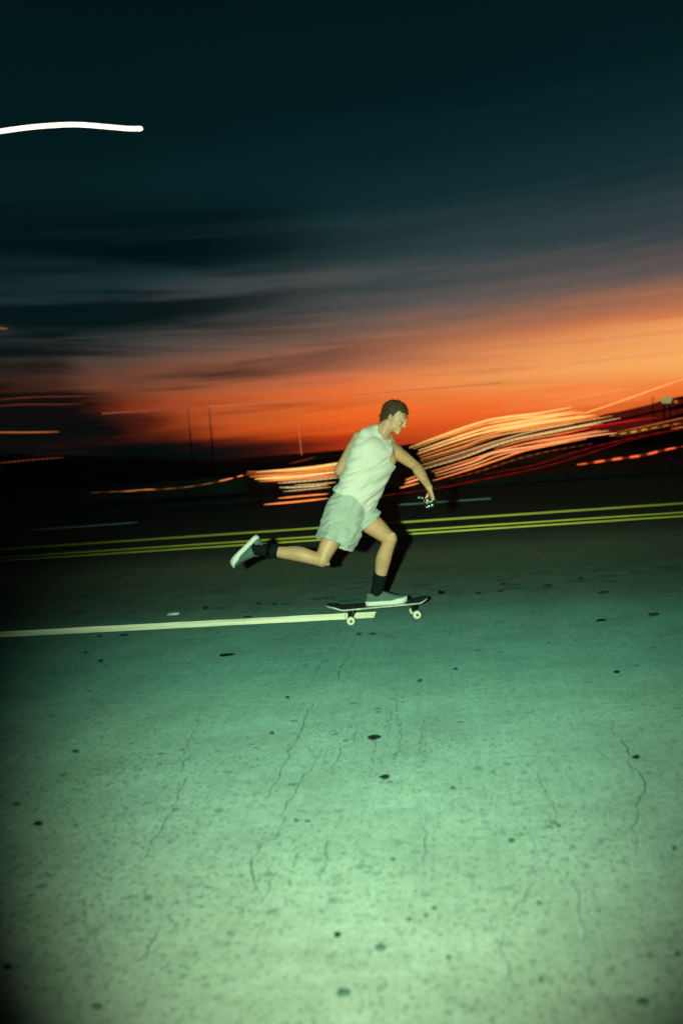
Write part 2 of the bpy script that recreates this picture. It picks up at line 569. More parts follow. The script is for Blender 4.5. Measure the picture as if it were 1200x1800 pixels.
# small white reflective stud beyond the lane line
q = G(306, 1080)
bm = bmesh.new()
for x0, x1, y0, y1, z0, z1 in ((-.055, .055, -.05, .05, .002, .02),):
    vs = [bm.verts.new(p) for p in ((x0, y0, z0), (x1, y0, z0), (x1, y1, z0), (x0, y1, z0), (x0 * .7, y0 * .45, z1), (x1 * .7, y0 * .45, z1), (x1 * .7, y1 * .45, z1), (x0 * .7, y1 * .45, z1))]
    for f in ((0, 3, 2, 1), (4, 5, 6, 7), (0, 1, 5, 4), (1, 2, 6, 5), (2, 3, 7, 6), (3, 0, 4, 7)):
        bm.faces.new([vs[i] for i in f])
bmesh.ops.bevel(bm, geom=bm.edges[:], offset=.004, segments=2, affect='EDGES')
stud = bmobj('road_stud', bm, mat('stud_white', (.75, .76, .72), .5))
stud.location = (q.x, q.y, 0)
stud.rotation_euler.z = YAW
tag(stud, 'tiny white reflective stud on the road just above the white line', 'road stud')

# far kerb, footway and the low wall behind it
km = mat('kerb_concrete', (.06, .065, .055), .9, .1, vary=.3, vscale=3)


def slab(name, u0, u1, prof, mt, label, kind=None, cat=None, seg=1, joint=0):
    "a straight run of wall, kerb or footway with its real cross-section"
    bm = bmesh.new()
    for i in range(seg):
        a = u0 + (u1 - u0) * i / seg
        c = u0 + (u1 - u0) * (i + 1) / seg - joint
        A = [bm.verts.new((a, v, z)) for v, z in prof]
        B = [bm.verts.new((c, v, z)) for v, z in prof]
        for j in range(len(prof)):
            bm.faces.new((A[j], B[j], B[(j + 1) % len(prof)], A[(j + 1) % len(prof)]))
        bm.faces.new(A)
        bm.faces.new(B[::-1])
    o = bmobj(name, bm, mt, smooth=False)
    o.rotation_euler.z = YAW
    return tag(o, label, cat, None, kind)


slab('kerb', -120, 120, [(23.0, -.1), (23.0, .10), (23.03, .13), (23.2, .13), (23.2, -.1)], km, 'low concrete kerb along the far side of the road', 'structure', seg=80, joint=.012)
slab('pavement', -120, 120, [(23.203, -.1), (23.203, .126), (26.0, .15), (26.0, -.1)], km, 'dark footway beyond the far kerb', 'structure')
wu0_, _ = toroad(P(-900, 850, 27))
wu1_, _ = toroad(P(436, 830, 27))
slab('wall', wu0_, wu1_, [(26.1, -.1), (26.1, .62), (26.06, .64), (26.06, .72), (26.34, .72), (26.34, .64), (26.3, .62), (26.3, -.1)],
     mat('wall_green_grey', (.07, .09, .075), .9, .1, vary=.3, vscale=2), 'low dark green-grey wall beyond the road at left', None, 'wall', seg=12, joint=.02)

# dark hills closing the view
PROF = [(-500, 780), (-200, 790), (0, 795), (120, 797), (240, 799), (330, 803), (430, 809), (520, 811), (640, 800), (720, 776), (800, 764), (900, 748), (1000, 735), (1100, 716), (1200, 690), (1400, 655), (1700, 640)]
RY = 80.0
prof = sorted((P(px, py, RY).x, max(.5, P(px, py, RY).z)) for px, py in PROF)


def ridge(x):
    if x <= prof[0][0]: return prof[0][1]
    if x >= prof[-1][0]: return prof[-1][1]
    for (xa, za), (xb, zb) in zip(prof, prof[1:]):
        if xa <= x <= xb:
            s = (x - xa) / (xb - xa)
            s = s * s * (3 - 2 * s)
            return za + (zb - za) * s


bm = bmesh.new()
NX, NY = 260, 30
grid = []
for j in range(NY + 1):
    y = 48 + 130 * j / NY
    rowv = []
    for i in range(NX + 1):
        x = -130 + 260 * i / NX
        s = (y - 48) / (RY - 48) if y < RY else 1 - (y - RY) / (178 - RY)
        s = max(0, min(1, s))
        s = s * s * (3 - 2 * s)
        z = ridge(x * RY / max(y, RY * .7)) * s
        z += noise.fractal(V((x * .35, y * .35, 0)), 1, 2, 4) * .22 * s
        rowv.append(bm.verts.new((x, y, z - .3)))
    grid.append(rowv)
for j in range(NY):
    for i in range(NX):
        bm.faces.new((grid[j][i], grid[j][i + 1], grid[j + 1][i + 1], grid[j + 1][i]))
o = bmobj('hills', bm, mat('hill_scrub', (.03, .022, .016), .95, .05, vary=.6, vscale=.5))
tag(o, 'black silhouetted hills under the sunset', kind='structure')


# ------------------------------------------------------------------ geometry helpers
def catmull(pts, k=8):
    out = []
    nP = len(pts)
    for i in range(nP - 1):
        p0, p1, p2, p3 = pts[max(i - 1, 0)], pts[i], pts[i + 1], pts[min(i + 2, nP - 1)]
        for j in range(k):
            s = j / k
            out.append(tuple(.5 * ((2 * b_) + (-a_ + c_) * s + (2 * a_ - 5 * b_ + 4 * c_ - d_) * s * s + (-a_ + 3 * b_ - 3 * c_ + d_) * s ** 3)
                             for a_, b_, c_, d_ in zip(p0, p1, p2, p3)))
    out.append(tuple(pts[-1]))
    return out


def loft(bm, rings, seg=28, power=1.0, caps=True):
    "rings: (centre, half-width vector, half-depth vector)"
    vs = []
    for c, a, d in rings:
        row = []
        for j in range(seg):
            th = 2 * math.pi * j / seg
            cs, sn = math.cos(th), math.sin(th)
            if power != 1.0:
                cs = math.copysign(abs(cs) ** power, cs)
                sn = math.copysign(abs(sn) ** power, sn)
            row.append(bm.verts.new(c + a * cs + d * sn))
        vs.append(row)
    fs = []
    for r0, r1 in zip(vs, vs[1:]):
        for j in range(seg):
            fs.append(bm.faces.new((r0[j], r0[(j + 1) % seg], r1[(j + 1) % seg], r1[j])))
    if caps:
        fs.append(bm.faces.new(vs[0][::-1]))
        fs.append(bm.faces.new(vs[-1]))
    return vs


def perp(d):
    a = d.cross(V((0, 0, 1)))
    if a.length < .1:
        a = d.cross(V((0, 1, 0)))
    a.normalize()
    return a, d.cross(a).normalized()


def limb(bm, pts, k=6, seg=20):
    "tapered round limb through (point, radius), rounded at both ends"
    q = catmull([(p.x, p.y, p.z, rr) for p, rr in pts], k)
    cs = [V(a[:3]) for a in q]
    rs = [a[3] for a in q]
    rings = []
    d0 = (cs[1] - cs[0]).normalized()
    d1 = (cs[-1] - cs[-2]).normalized()
    ua, _ = perp(d0)
    full = []
    for th in (80, 55, 28):
        full.append((cs[0] - d0 * rs[0] * math.sin(R(th)), rs[0] * math.cos(R(th))))
    full += list(zip(cs, rs))
    for th in (28, 55, 80):
        full.append((cs[-1] + d1 * rs[-1] * math.sin(R(th)), rs[-1] * math.cos(R(th))))
    for i, (c, rr) in enumerate(full):
        d = (full[min(i + 1, len(full) - 1)][0] - full[max(i - 1, 0)][0]).normalized()
        ua = (ua - d * ua.dot(d)).normalized()
        rings.append((c, ua * rr, d.cross(ua) * rr))
    loft(bm, rings, seg)


def ball(bm, c, ax, rad, seg=20, rings=12):
    "ellipsoid, ax = three axes, rad = three radii"
    rr = []
    for i in range(rings + 1):
        th = R(-86 + 172 * i / rings)
        rr.append((c + ax[2] * rad[2] * math.sin(th), ax[0] * rad[0] * math.cos(th), ax[1] * rad[1] * math.cos(th)))
    loft(bm, rr, seg)


def remesh(name, bm, voxel, smooth=3, keep_bm=False):
    bmesh.ops.recalc_face_normals(bm, faces=bm.faces)
    me = bpy.data.meshes.new(name + '_src')
    bm.to_mesh(me)
    bm.free()
    ob_ = bpy.data.objects.new(name + '_src', me)
    COL.objects.link(ob_)
    md = ob_.modifiers.new('r', 'REMESH')
    md.mode = 'VOXEL'
    md.voxel_size = voxel
    if smooth:
        ms = ob_.modifiers.new('s', 'SMOOTH')
        ms.factor = .5
        ms.iterations = smooth
    dg = bpy.context.evaluated_depsgraph_get()
    dg.update()
    res = bpy.data.meshes.new_from_object(ob_.evaluated_get(dg))
    bpy.data.objects.remove(ob_)
    bpy.data.meshes.remove(me)
    res.name = name
    res.materials.clear()
    return res


def cutmesh(me, keep, disp=None, withn=False):
    "drop what keep() refuses, push the rest along its normal by disp()"
    bm = bmesh.new()
    bm.from_mesh(me)
    bm.normal_update()
    bmesh.ops.delete(bm, geom=[f for f in bm.faces if not (keep(f.calc_center_median(), f.normal) if withn else keep(f.calc_center_median()))], context='FACES')
    bmesh.ops.delete(bm, geom=[v for v in bm.verts if not v.link_faces], context='VERTS')
    if disp:
        bm.normal_update()
        mv = [(v, v.normal * disp(v.co, v.normal)) for v in bm.verts]
        for v, d in mv:
            v.co += d
    # even out the stair-stepped cut edge
    for _ in range(6):
        edge = [v for v in bm.verts if v.is_boundary]
        new = {}
        for v in edge:
            nb = [e_.other_vert(v).co for e_ in v.link_edges if e_.is_boundary]
            if len(nb) == 2:
                new[v] = v.co * .4 + (nb[0] + nb[1]) * .3
        for v, c in new.items():
            v.co = c
    bm.to_mesh(me)
    bm.free()
    return me


def thick(o, t_, off=-1):
    md = o.modifiers.new('cloth', 'SOLIDIFY')
    md.thickness = t_
    md.offset = off
    return o


def binding(me, rad, lift=0.0):
    "a rolled edge along every open border of a cloth mesh"
    src = bmesh.new()
    src.from_mesh(me)
    src.verts.ensure_lookup_table()
    left = {e_ for e_ in src.edges if e_.is_boundary}
    out = bmesh.new()
    while left:
        e0 = left.pop()
        chain = [e0.verts[0], e0.verts[1]]
        while True:
            nx_ = [e_ for e_ in chain[-1].link_edges if e_ in left]
            if not nx_: break
            left.discard(nx_[0])
            chain.append(nx_[0].other_vert(chain[-1]))
            if chain[-1] == chain[0]: break
        if len(chain) < 30: continue
        pts = [v.co + v.normal * lift for v in chain]
        if chain[-1] == chain[0]: pts = pts[:-1]
        K = len(pts)
        for _ in range(5):
            pts = [pts[i] * .5 + (pts[i - 1] + pts[(i + 1) % K]) * .25 for i in range(K)]
        pts = pts[::2]
        K = len(pts)
        rows = []
        for i in range(K):
            d = (pts[(i + 1) % K] - pts[i - 1]).normalized()
            a_, b_ = perp(d)
            rows.append([out.verts.new(pts[i] + (a_ * math.cos(q_) + b_ * math.sin(q_)) * rad) for q_ in (0, 1.047, 2.094, 3.142, 4.189, 5.236)])
        for i in range(K):
            r0, r1 = rows[i], rows[(i + 1) % K]
            for j in range(6):
                try:
                    out.faces.new((r0[j], r1[j], r1[(j + 1) % 6], r0[(j + 1) % 6]))
                except ValueError:
                    pass
    src.free()
    return out


# ------------------------------------------------------------------ the skater
D = 6.10
J = lambda px, py, dy=0.0: P(px, py, D + dy)
skin = mat('skin', (.80, .375, .19), .45, .45, vary=.16, vscale=9, bump=(70, .004), sss=.06)
pelvis, neck = J(617, 893, 0), J(671, 766, 0.0)
A = (neck - pelvis).normalized()


def frame(yaw, up):
    f_ = V((math.cos(R(yaw)), math.sin(R(yaw)), 0))
    f_ = (f_ - up * f_.dot(up)).normalized()
    return f_, up.cross(f_).normalized()


Fc, Lc = frame(-58, A)
Fp, Lp = frame(-38, A)
TL = (neck - pelvis).length
at = lambda a_: neck + A * a_


def torso_rings(g=0.0, top=True):
    out = []
    # (height under the neck base, half width, half depth, forward shift, twist 0 hips .. 1 chest)
    for a_, wd, dp, fs, tw in ((-TL - .10, .150, .115, -.01, 0), (-TL - .03, .168, .128, -.012, 0), (-TL + .05, .160, .118, -.005, .1), (-TL + .13, .142, .104, .005, .35),
                               (-.36, .146, .104, .008, .6), (-.27, .160, .112, .008, .85), (-.18, .172, .118, .006, 1), (-.10, .176, .108, 0, 1), (-.055, .165, .088, -.01, 1),
                               (-.02, .120, .070, -.018, 1), (.012, .074, .062, -.012, 1)):
        f_ = (Fp * (1 - tw) + Fc * tw).normalized()
        l_ = (Lp * (1 - tw) + Lc * tw).normalized()
        out.append((at(a_) + f_ * fs, l_ * (wd + g), f_ * (dp + g)))
    return out


hipR = pelvis - Lp * .088 - A * .03
hipL = pelvis + Lp * .088 - A * .03
kneeR, ankR = J(566, 984, -.15), J(451, 965, -.05)
kneeL, ankL = J(685, 947, -.15), J(661, 1048, -.01)
shR, shL = at(-.085) - Lc * .150 - Fc * .045, at(-.070) + Lc * .185
elR, wrR = J(595, 828, .06), J(611, 846, .30)
elL, wrL = J(731, 820, -.06), J(754, 857, -.25)

person = empty('person', (pelvis.x, pelvis.y, 0))
tag(person, 'person pushing off on a skateboard in a pale tank top, light shorts and black socks', 'person')
PINV = M.Translation(V((pelvis.x, pelvis.y, 0))).inverted()


def mine(o, parent=None):
    o.parent = parent or person
    o.matrix_parent_inverse = PINV
    return o


bm = bmesh.new()
loft(bm, torso_rings(), 36)


def between(a, b, s):
    return a.lerp(b, s)


# legs: thigh, knee, calf, with the bulk of the muscles set off the bone
def leg(hip, knee, ank, fw, inner):
    th, sh_ = knee - hip, ank - knee
    limb(bm, [(hip, .088), (between(hip, knee, .3) + fw * .012, .088), (between(hip, knee, .6) + fw * .008, .076), (between(hip, knee, .88), .060), (knee, .056)])
    limb(bm, [(knee, .053), (between(knee, ank, .14) - fw * .006, .052), (between(knee, ank, .34) - fw * .020, .059), (between(knee, ank, .6) - fw * .008, .046), (between(knee, ank, .85), .034), (ank, .035)])
    ua, ub = perp(sh_.normalized())
    ball(bm, knee + fw * .013, (fw, inner, sh_.normalized()), (.040, .036, .048))
    ball(bm, between(knee, ank, .33) - fw * .030 + inner * .014, (fw, inner, sh_.normalized()), (.046, .036, .085))
    ball(bm, between(knee, ank, .31) - fw * .024 - inner * .018, (fw, inner, sh_.normalized()), (.044, .034, .075))
    ball(bm, between(hip, knee, .84) + fw * .012 + inner * .030, (fw, inner, th.normalized()), (.034, .030, .060))
    ball(bm, between(hip, knee, .80) + fw * .016 - inner * .030, (fw, inner, th.normalized()), (.032, .027, .060))
    ball(bm, between(hip, knee, .45) + fw * .036, (fw, inner, th.normalized()), (.050, .058, .13))
    ball(bm, between(hip, knee, .5) - fw * .040, (fw, inner, th.normalized()), (.042, .056, .13))
    limb(bm, [(knee + fw * .030, .016), (between(knee, ank, .14) + fw * .030, .017), (between(knee, ank, .5) + fw * .014, .022)], 4, 12)


def bend_fw(hip, knee, ank):
    a_ = (knee - hip).normalized()
    b_ = (ank - knee).normalized()
    return (a_ - b_).normalized()


fwR, fwL = bend_fw(hipR, kneeR, ankR), bend_fw(hipL, kneeL, ankL)
leg(hipR, kneeR, ankR, fwR, Lp)
leg(hipL, kneeL, ankL, fwL, -Lp)
# feet inside the shoes
footR_d = (J(405, 991, -.03) - J(452, 944, -.03)).normalized()
footL_d = (J(714, 1051, -.02) - J(643, 1056, .0)).normalized()
upR = V((.62, -.30, -.62))
upR = (upR - footR_d * upR.dot(footR_d)).normalized()
hlR = J(451, 940, -.03)
limb(bm, [(ankR, .036), (hlR + footR_d * .09 + upR * .055, .024), (hlR + footR_d * .17 + upR * .042, .020)])
limb(bm, [(ankL, .036), (ankL + footL_d * .07 + V((0, 0, -.030)), .028), (ankL + footL_d * .15 + V((0, 0, -.05)), .020)])


# arms
def arm(sh_, el, wr, side):
    limb(bm, [(sh_ - A * .01, .056), (between(sh_, el, .25), .052), (between(sh_, el, .55), .046), (between(sh_, el, .85), .040), (el, .038)])
    limb(bm, [(el, .038), (between(el, wr, .25), .043), (between(el, wr, .6), .034), (between(el, wr, .9), .0265), (wr, .026)])
    limb(bm, [(at(-.06) + Lc * side * .09, .06), (sh_, .058)], 4)


arm(shR, elR, wrR, -1)
arm(shL, elL, wrL, 1)
# lats, chest and trapezius
for sd in (-1, 1):
    ball(bm, at(-.155) + Lc * sd * .075 + Fc * .080, (Lc, Fc, A), (.085, .030, .065))
    ball(bm, at(-.17) + Lc * sd * .135 - Fc * .02, (Lc, Fc, A), (.045, .075, .12))
    limb(bm, [(at(.07) - Fc * .01 + Lc * sd * .025, .030), (at(.005) + Lc * sd * .075 - Fc * .015, .034), (at(-.045) + Lc * sd * .14, .04)], 5)


# hands: palm, four fingers of unequal length bent at two knuckles, thumb from the side
def hand(wr, d, back, curl, spread=.1, thumb_side=1, tcurl=.6):
    d = d.normalized()
    back = (back - d * back.dot(d)).normalized()
    side = d.cross(back).normalized() * thumb_side
    loft(bm, [(wr - d * .01, side * .026, back * .020), (wr + d * .02, side * .031, back * .018), (wr + d * .06, side * .041, back * .016), (wr + d * .092, side * .040, back * .013)], 18)
    for i, (off, ln, rad) in enumerate(((.030, .072, .0092), (.010, .080, .0096), (-.011, .074, .0092), (-.031, .058, .0082))):
        p = wr + d * (.085 - abs(i - 1) * .004) + side * off
        dd = (d + side * (1.5 - i) * spread * .35).normalized()
        pts = [(p - dd * .02, rad * 1.1), (p, rad * 1.08)]
        ang = 0
        for seg_, part in enumerate((.45, .30, .25)):
            ang += curl[min(seg_, len(curl) - 1)]
            v_ = dd * math.cos(ang) - back * math.sin(ang)
            p = p + v_ * ln * part
            pts.append((p, rad * (1.0 - .1 * (seg_ + 1))))
        limb(bm, pts, 4, 10)
    p = wr + d * .028 + side * .026
    v_ = (d * .55 + side * .8 - back * .15).normalized()
    p1 = p + v_ * .042
    v2 = (d * .8 + side * .25 - back * tcurl).normalized()
    p2 = p1 + v2 * .034
    p3 = p2 + (d * .7 - side * .1 - back * tcurl * 1.2).normalized() * .026
    limb(bm, [(p - v_ * .02, .0165), (p, .0155), (p1, .0125), (p2, .0110), (p3, .0092)], 4, 12)


gripC = J(755.5, 884.5, -.262)                      # middle of the round end of what the left hand holds
hand(wrL, J(757, 875, -.245) - wrL + V((.01, .0, 0)), V((.85, .1, .5)), (.75, .85, .6), .12, -1, .7)
hand(wrR, V((.45, .75, -.35)), V((-.5, .1, -.3)), (.55, .6, .45), .12, 1, .5)

# neck and head
hup = (V((.46, -.12, .88))).normalized()
hfw = V((.80, -.45, -.45))
hfw = (hfw - hup * hfw.dot(hup)).normalized()
hlf = hup.cross(hfw)
HC = J(694, 733, .0)
limb(bm, [(at(-.03) - Fc * .012, .066), (neck.lerp(HC, .35) - hfw * .012, .056), (neck.lerp(HC, .8) - hfw * .025, .055)], 5)
hx = (hfw, hlf, hup)
hp = lambda f_, l_, u_: HC + hfw * f_ + hlf * l_ + hup * u_
for f_, l_, u_, rd in ((-.012, 0, .030, (.094, .073, .078)), (.012, 0, -.010, (.078, .066, .085)), (.036, 0, -.062, (.052, .050, .048)), (.070, 0, -.098, (.020, .024, .018)),
                       (.078, 0, .030, (.018, .050, .014)), (.064, .034, -.026, (.024, .022, .026)), (.064, -.034, -.026, (.024, .022, .026)),
                       (.100, 0, -.034, (.015, .0125, .014)), (.094, 0, -.012, (.012, .009, .028)), (.080, 0, -.070, (.014, .024, .010)), (.077, 0, -.083, (.014, .021, .009)),
                       (.012, .044, -.060, (.050, .018, .038)), (.012, -.044, -.060, (.050, .018, .038)),
                       (-.006, .074, -.010, (.017, .007, .031)), (-.006, -.074, -.010, (.017, .007, .031))):
    ball(bm, hp(f_, l_, u_), hx, rd)
body_me = remesh('body', bm, .0050, 3)
mine(link('body', body_me, skin))

eye_m = mat('eye', (.7, .68, .62), .2, .6)
iris_m = mat('iris', (.03, .02, .012), .2, .6)
for sd in (-1, 1):
    bm = bmesh.new()
    ball(bm, hp(.081, sd * .029, .006), (hlf, hup, hfw), (.011, .0055, .011))
    ey = mine(bmobj('eye', bm, eye_m))
    bm = bmesh.new()
    ball(bm, hp(.0895, sd * .029, .006), (hlf, hup, hfw), (.0055, .0055, .005))
    mine(bmobj('iris', bm, iris_m), ey)

bm = bmesh.new()
ball(bm, hp(-.016, 0, .036), hx, (.103, .082, .086), 32, 20)
ball(bm, hp(-.045, 0, -.02), hx, (.066, .070, .075), 32, 20)
hair_me = remesh('hair', bm, .005, 2)


def hair_keep(c):
    q = c - HC
    f_, u_, l_ = q.dot(hfw), q.dot(hup), q.dot(hlf)
    line = .058 if f_ > .035 else (.058 - (.035 - f_) * 2.4)
    return u_ > max(line, -.075) + .010 * noise.noise(c * 70) + .006 * noise.noise(c * 160)


cutmesh(hair_me, hair_keep, lambda c, nn: .007 * noise.noise(c * 75) + .006 * noise.noise(V((c.x * 40, c.y * 40, c.z * 150))))
bm = bmesh.new()
bm.from_mesh(hair_me)
bm.normal_update()
rnd = random.Random(3)
vl = [(v.co.copy(), v.normal.copy()) for v in bm.verts]
for c_, nn_ in rnd.sample(vl, min(1100, len(vl))):
    d_ = (nn_ * .8 - hup * .35 - hfw * .25 + V((rnd.uniform(-.5, .5), rnd.uniform(-.5, .5), rnd.uniform(-.5, .5)))).normalized()
    a_, b_ = perp(d_)
    ln_ = rnd.uniform(.008, .022)
    base_ = [bm.verts.new(c_ - nn_ * .002 + a_ * .0022 * math.cos(q_) + b_ * .0022 * math.sin(q_)) for q_ in (0, 2.1, 4.2)]
    tip_ = bm.verts.new(c_ + d_ * ln_)
    for k_ in range(3):
        bm.faces.new((base_[k_], base_[(k_ + 1) % 3], tip_))
bm.to_mesh(hair_me)
bm.free()
hm = mat('hair', (.11, .045, .02), .65, .4, vary=.6, vscale=140, bump=(220, .006))
thick(mine(link('hair', hair_me, hm)), .006)

# tank top
cotton = mat('white_cotton', (.96, .76, .63), .95, .1, sheen=.25, vary=.03, vscale=8, bump=(420, .0012))
bm = bmesh.new()
rr = torso_rings(.016)
loose = [.030, .034, .036, .030, .024, .016, .010, .004, 0, 0, 0]
rr = [(c, a_ * (1 + lo / a_.length), d_ * (1 + lo / d_.length)) for (c, a_, d_), lo in zip(rr, loose)]
loft(bm, rr, 48)
for sd in (-1, 1):
    ball(bm, at(-.16) + Lc * sd * .05 + Fc * .055, (Lc, Fc, A), (.13, .075, .13))
    ball(bm, at(-.175) + Lc * sd * .138 - Fc * .02, (Lc, Fc, A), (.056, .085, .125))
    limb(bm, [(at(.05) - Fc * .01 + Lc * sd * .03, .044), (at(.005) + Lc * sd * .075 - Fc * .015, .046), (at(-.045) + Lc * sd * .14, .05)], 5)
top_me = remesh('tank_top', bm, .0058, 4)


def loc3(c):
    q = c - neck
    return q.dot(A), q.dot(Lc), q.dot(Fc)


def ss(x, a, b):
    t_ = max(0, min(1, (x - a) / (b - a)))
    return t_ * t_ * (3 - 2 * t_)


def top_keep(c):
    a_, l_, f_ = loc3(c)
    hem = -.515 - .085 * math.exp(-((l_ - .045) / .055) ** 2) * ss(f_, 0, .06) + .012 * math.sin(l_ * 40)
    if a_ < hem: return False
    if l_ > 0:
        lim = .070 + .20 * ss(a_, -.145, -.205)
    else:
        lim = (.30 if f_ > -.01 else .125) + .16 * ss(a_, -.07, -.165)
    if abs(l_) > lim: return False
    scoop = (-.022 if f_ > -.01 else .01) + .9 * max(0, abs(l_) - .02) ** 1.0 * 1.0
    if abs(l_) < .072 and a_ > scoop: return False
    return a_ < .06


def top_disp(c, nn):
    a_, l_, f_ = loc3(c)
    low_ = ss(a_, -.05, -.35)
    d_ = 0
    # drag lines running from the raised shoulder down across the belly
    s = l_ * .75 - a_ * .65
    x = l_ * .65 + a_ * .75
    d_ += .0110 * noise.noise(V((s * 22, x * 5, f_ * 5))) * (.4 + low_)
    d_ += .0060 * noise.noise(V((s * 48 + 3, x * 9, f_ * 9))) * (.4 + low_)
    d_ += .010 * ss(a_, -.42, -.54) * noise.noise(V((l_ * 19, f_ * 19, 2)))
    # one deep fold under the collar
    fold = s - (.16 + .04 * math.sin(x * 9))
    d_ -= .008 * math.exp(-(fold / .012) ** 2) * ss(a_, -.30, -.16) * ss(a_, -.01, -.06)
    return d_


cutmesh(top_me, top_keep, top_disp)
tank = thick(mine(link('tank_top', top_me, cotton)), .0035, 1)
mine(bmobj('binding', binding(top_me, .0052, .002), cotton), tank)

# rolled binding round the neck and arm openings comes with the thickness; shorts next
short_m = mat('pale_shorts_cloth', (.56, .52, .43), .95, .1, sheen=.2, vary=.05, vscale=9, bump=(300, .0015))
bm = bmesh.new()
rr = torso_rings(.014)[:5]
loft(bm, [(c, a_ * 1.08, d_ * 1.10) for c, a_, d_ in rr], 40)
# right leg: wide and flapping, open towards the knee
thR = (J(583, 968, -.13) - J(606, 905, -.05)).normalized()
wR = (J(616, 970, -.12) - J(557, 945, -.12)).normalized()
wR = (wR - thR * wR.dot(thR)).normalized()
dR = thR.cross(wR).normalized()
rings = []
for px, py, dy, hw, hd in ((613, 885, -.02, .150, .135), (607, 905, -.05, .158, .135), (600, 926, -.085, .156, .128), (592, 946, -.115, .148, .122), (587, 957.5, -.13, .142, .120)):
    rings.append((J(px, py, dy), wR * hw, dR * hd))
loft(bm, rings, 40)
hemR = J(587, 957.5, -.13)
thL = (kneeL - hipL).normalized()
wL = (J(667, 904, -.06) - J(637, 932, -.06)).normalized()
wL.normalize()
dL = V((0, 1, 0)) - wL * wL.y
dL.normalize()
hnL = wL.cross(dL)
if hnL.dot(thL) < 0: hnL = -hnL
hemL = J(652, 918, -.035)
rings = []
for px, py, dy, hw, hd in ((622, 893, .05, .115, .115), (636, 904, .02, .108, .108), (652, 918, -.035, .104, .102)):
    rings.append((J(px, py, dy), wL * hw, dL * hd))
loft(bm, rings, 40)
sh_me = remesh('shorts', bm, .0060, 5)


def sh_keep(c, nn=V((0, 0, 0))):
    a_ = (c - neck).dot(A)
    if a_ > -.455: return False
    q = c - hemR
    if q.dot(thR) > -.016 and nn.dot(thR) > .35 and q.length < .19: return False
    q = c - hemL
    if q.dot(hnL) > -.016 and nn.dot(hnL) > .35 and q.length < .14: return False
    return True


def sh_disp(c, nn):
    q = c - pelvis
    s = q.dot(wR)
    x = q.dot(thR)
    d_ = .013 * noise.noise(V((s * 15, x * 6, q.dot(dR) * 9))) + .009 * noise.noise(V((s * 30 + x * 22, x * 14 - s * 10, 4)))
    d_ += .006 * noise.noise(V((s * 8 + 2, x * 42, q.dot(dR) * 9))) * ss(x, 0, .16)
    d_ += .016 * ss(x, .14, .30) * noise.noise(V((s * 17, q.dot(dR) * 17, 9)))
    return d_


cutmesh(sh_me, sh_keep, sh_disp, True)
shorts = thick(mine(link('shorts', sh_me, short_m)), .004, 1)
mine(bmobj('hem', binding(sh_me, .0048, .002), short_m), shorts)
# paler lining showing at the front corner of the right leg
bm = bmesh.new()
lt = [J(600, 956, -.262), J(613, 962, -.272), J(630, 938, -.235), J(627, 953, -.25), J(617, 972, -.262), J(611, 968, -.266)]
vs = [bm.verts.new(p) for p in lt]
cen = bm.verts.new(J(614, 960, -.285))
order = [0, 1, 2, 3, 4, 5]
poly = [vs[0], vs[2], vs[3], vs[4], vs[5]]
for a_, b_ in zip(poly, poly[1:] + poly[:1]):
    bm.faces.new((cen, a_, b_))
bmesh.ops.delete(bm, geom=[v for v in bm.verts if not v.link_faces], context='VERTS')
bmesh.ops.subdivide_edges(bm, edges=bm.edges[:], cuts=3, use_grid_fill=True)
lining = bmobj('lining', bm, mat('lining_white', (.78, .80, .70), .95, .1))
thick(mine(lining, shorts), .004)
# round fly button
bm = bmesh.new()
bc = J(646, 893, -.185)
bf = (CAM - bc).normalized()
ba, bb = perp(bf)
loft(bm, [(bc - bf * .006, ba * .009, bb * .009), (bc, ba * .012, bb * .012), (bc + bf * .004, ba * .011, bb * .011), (bc + bf * .005, ba * .006, bb * .006)], 16)
mine(bmobj('button', bm, mat('button_pale', (.85, .85, .75), .4)), shorts)

# socks
sock_m = mat('black_sock', (.010, .013, .014), .95, .05, bump=(300, .002))


def sock(top_s, knee, ank, fw, foot_d, shoe_n):
    bm = bmesh.new()
    pts = [between(knee, ank, s) for s in (top_s, top_s + .015, top_s + .15, .8, .92, 1.0)]
    rad = [.0500, .0510, .0495, .047, .046, .045]
    d = (ank - knee).normalized()
    ua = fw - d * fw.dot(d)
    ua.normalize()
    ub = d.cross(ua)
    rings = [(p - ua * (.012 * (1 - i / 5)), ua * (rd + .003), ub * rd) for i, (p, rd) in enumerate(zip(pts, rad))]
    rings.append((ank.lerp(shoe_n, .6), ua * .043, ub * .041))
    rings.append((shoe_n, ua * .034, ub * .030))
    loft(bm, rings, 28)
    bmesh.ops.subdivide_edges(bm, edges=bm.edges[:], cuts=1)
    for v in bm.verts:
        v.co += .0016 * noise.noise(v.co * 45) * (v.co - ank).normalized()
    return mine(bmobj('sock', bm, sock_m))


sock(.60, kneeL, ankL, fwL, footL_d, V((J(642, 1056, -.02).x, D - .02, .1235)) + footL_d * .088 + V((0, 0, .050)))
sock(.665, kneeR, ankR, fwR, footR_d, hlR + footR_d * .085 + upR * .045)

# slip-on shoes
canvas = mat('grey_green_canvas', (.12, .16, .13), .95, .1, vary=.15, vscale=30, bump=(400, .0015))
rubber = mat('pale_rubber', (.92, .80, .66), .6, .3, vary=.08, vscale=25)
insole = mat('shoe_lining', (.05, .06, .055), .9)


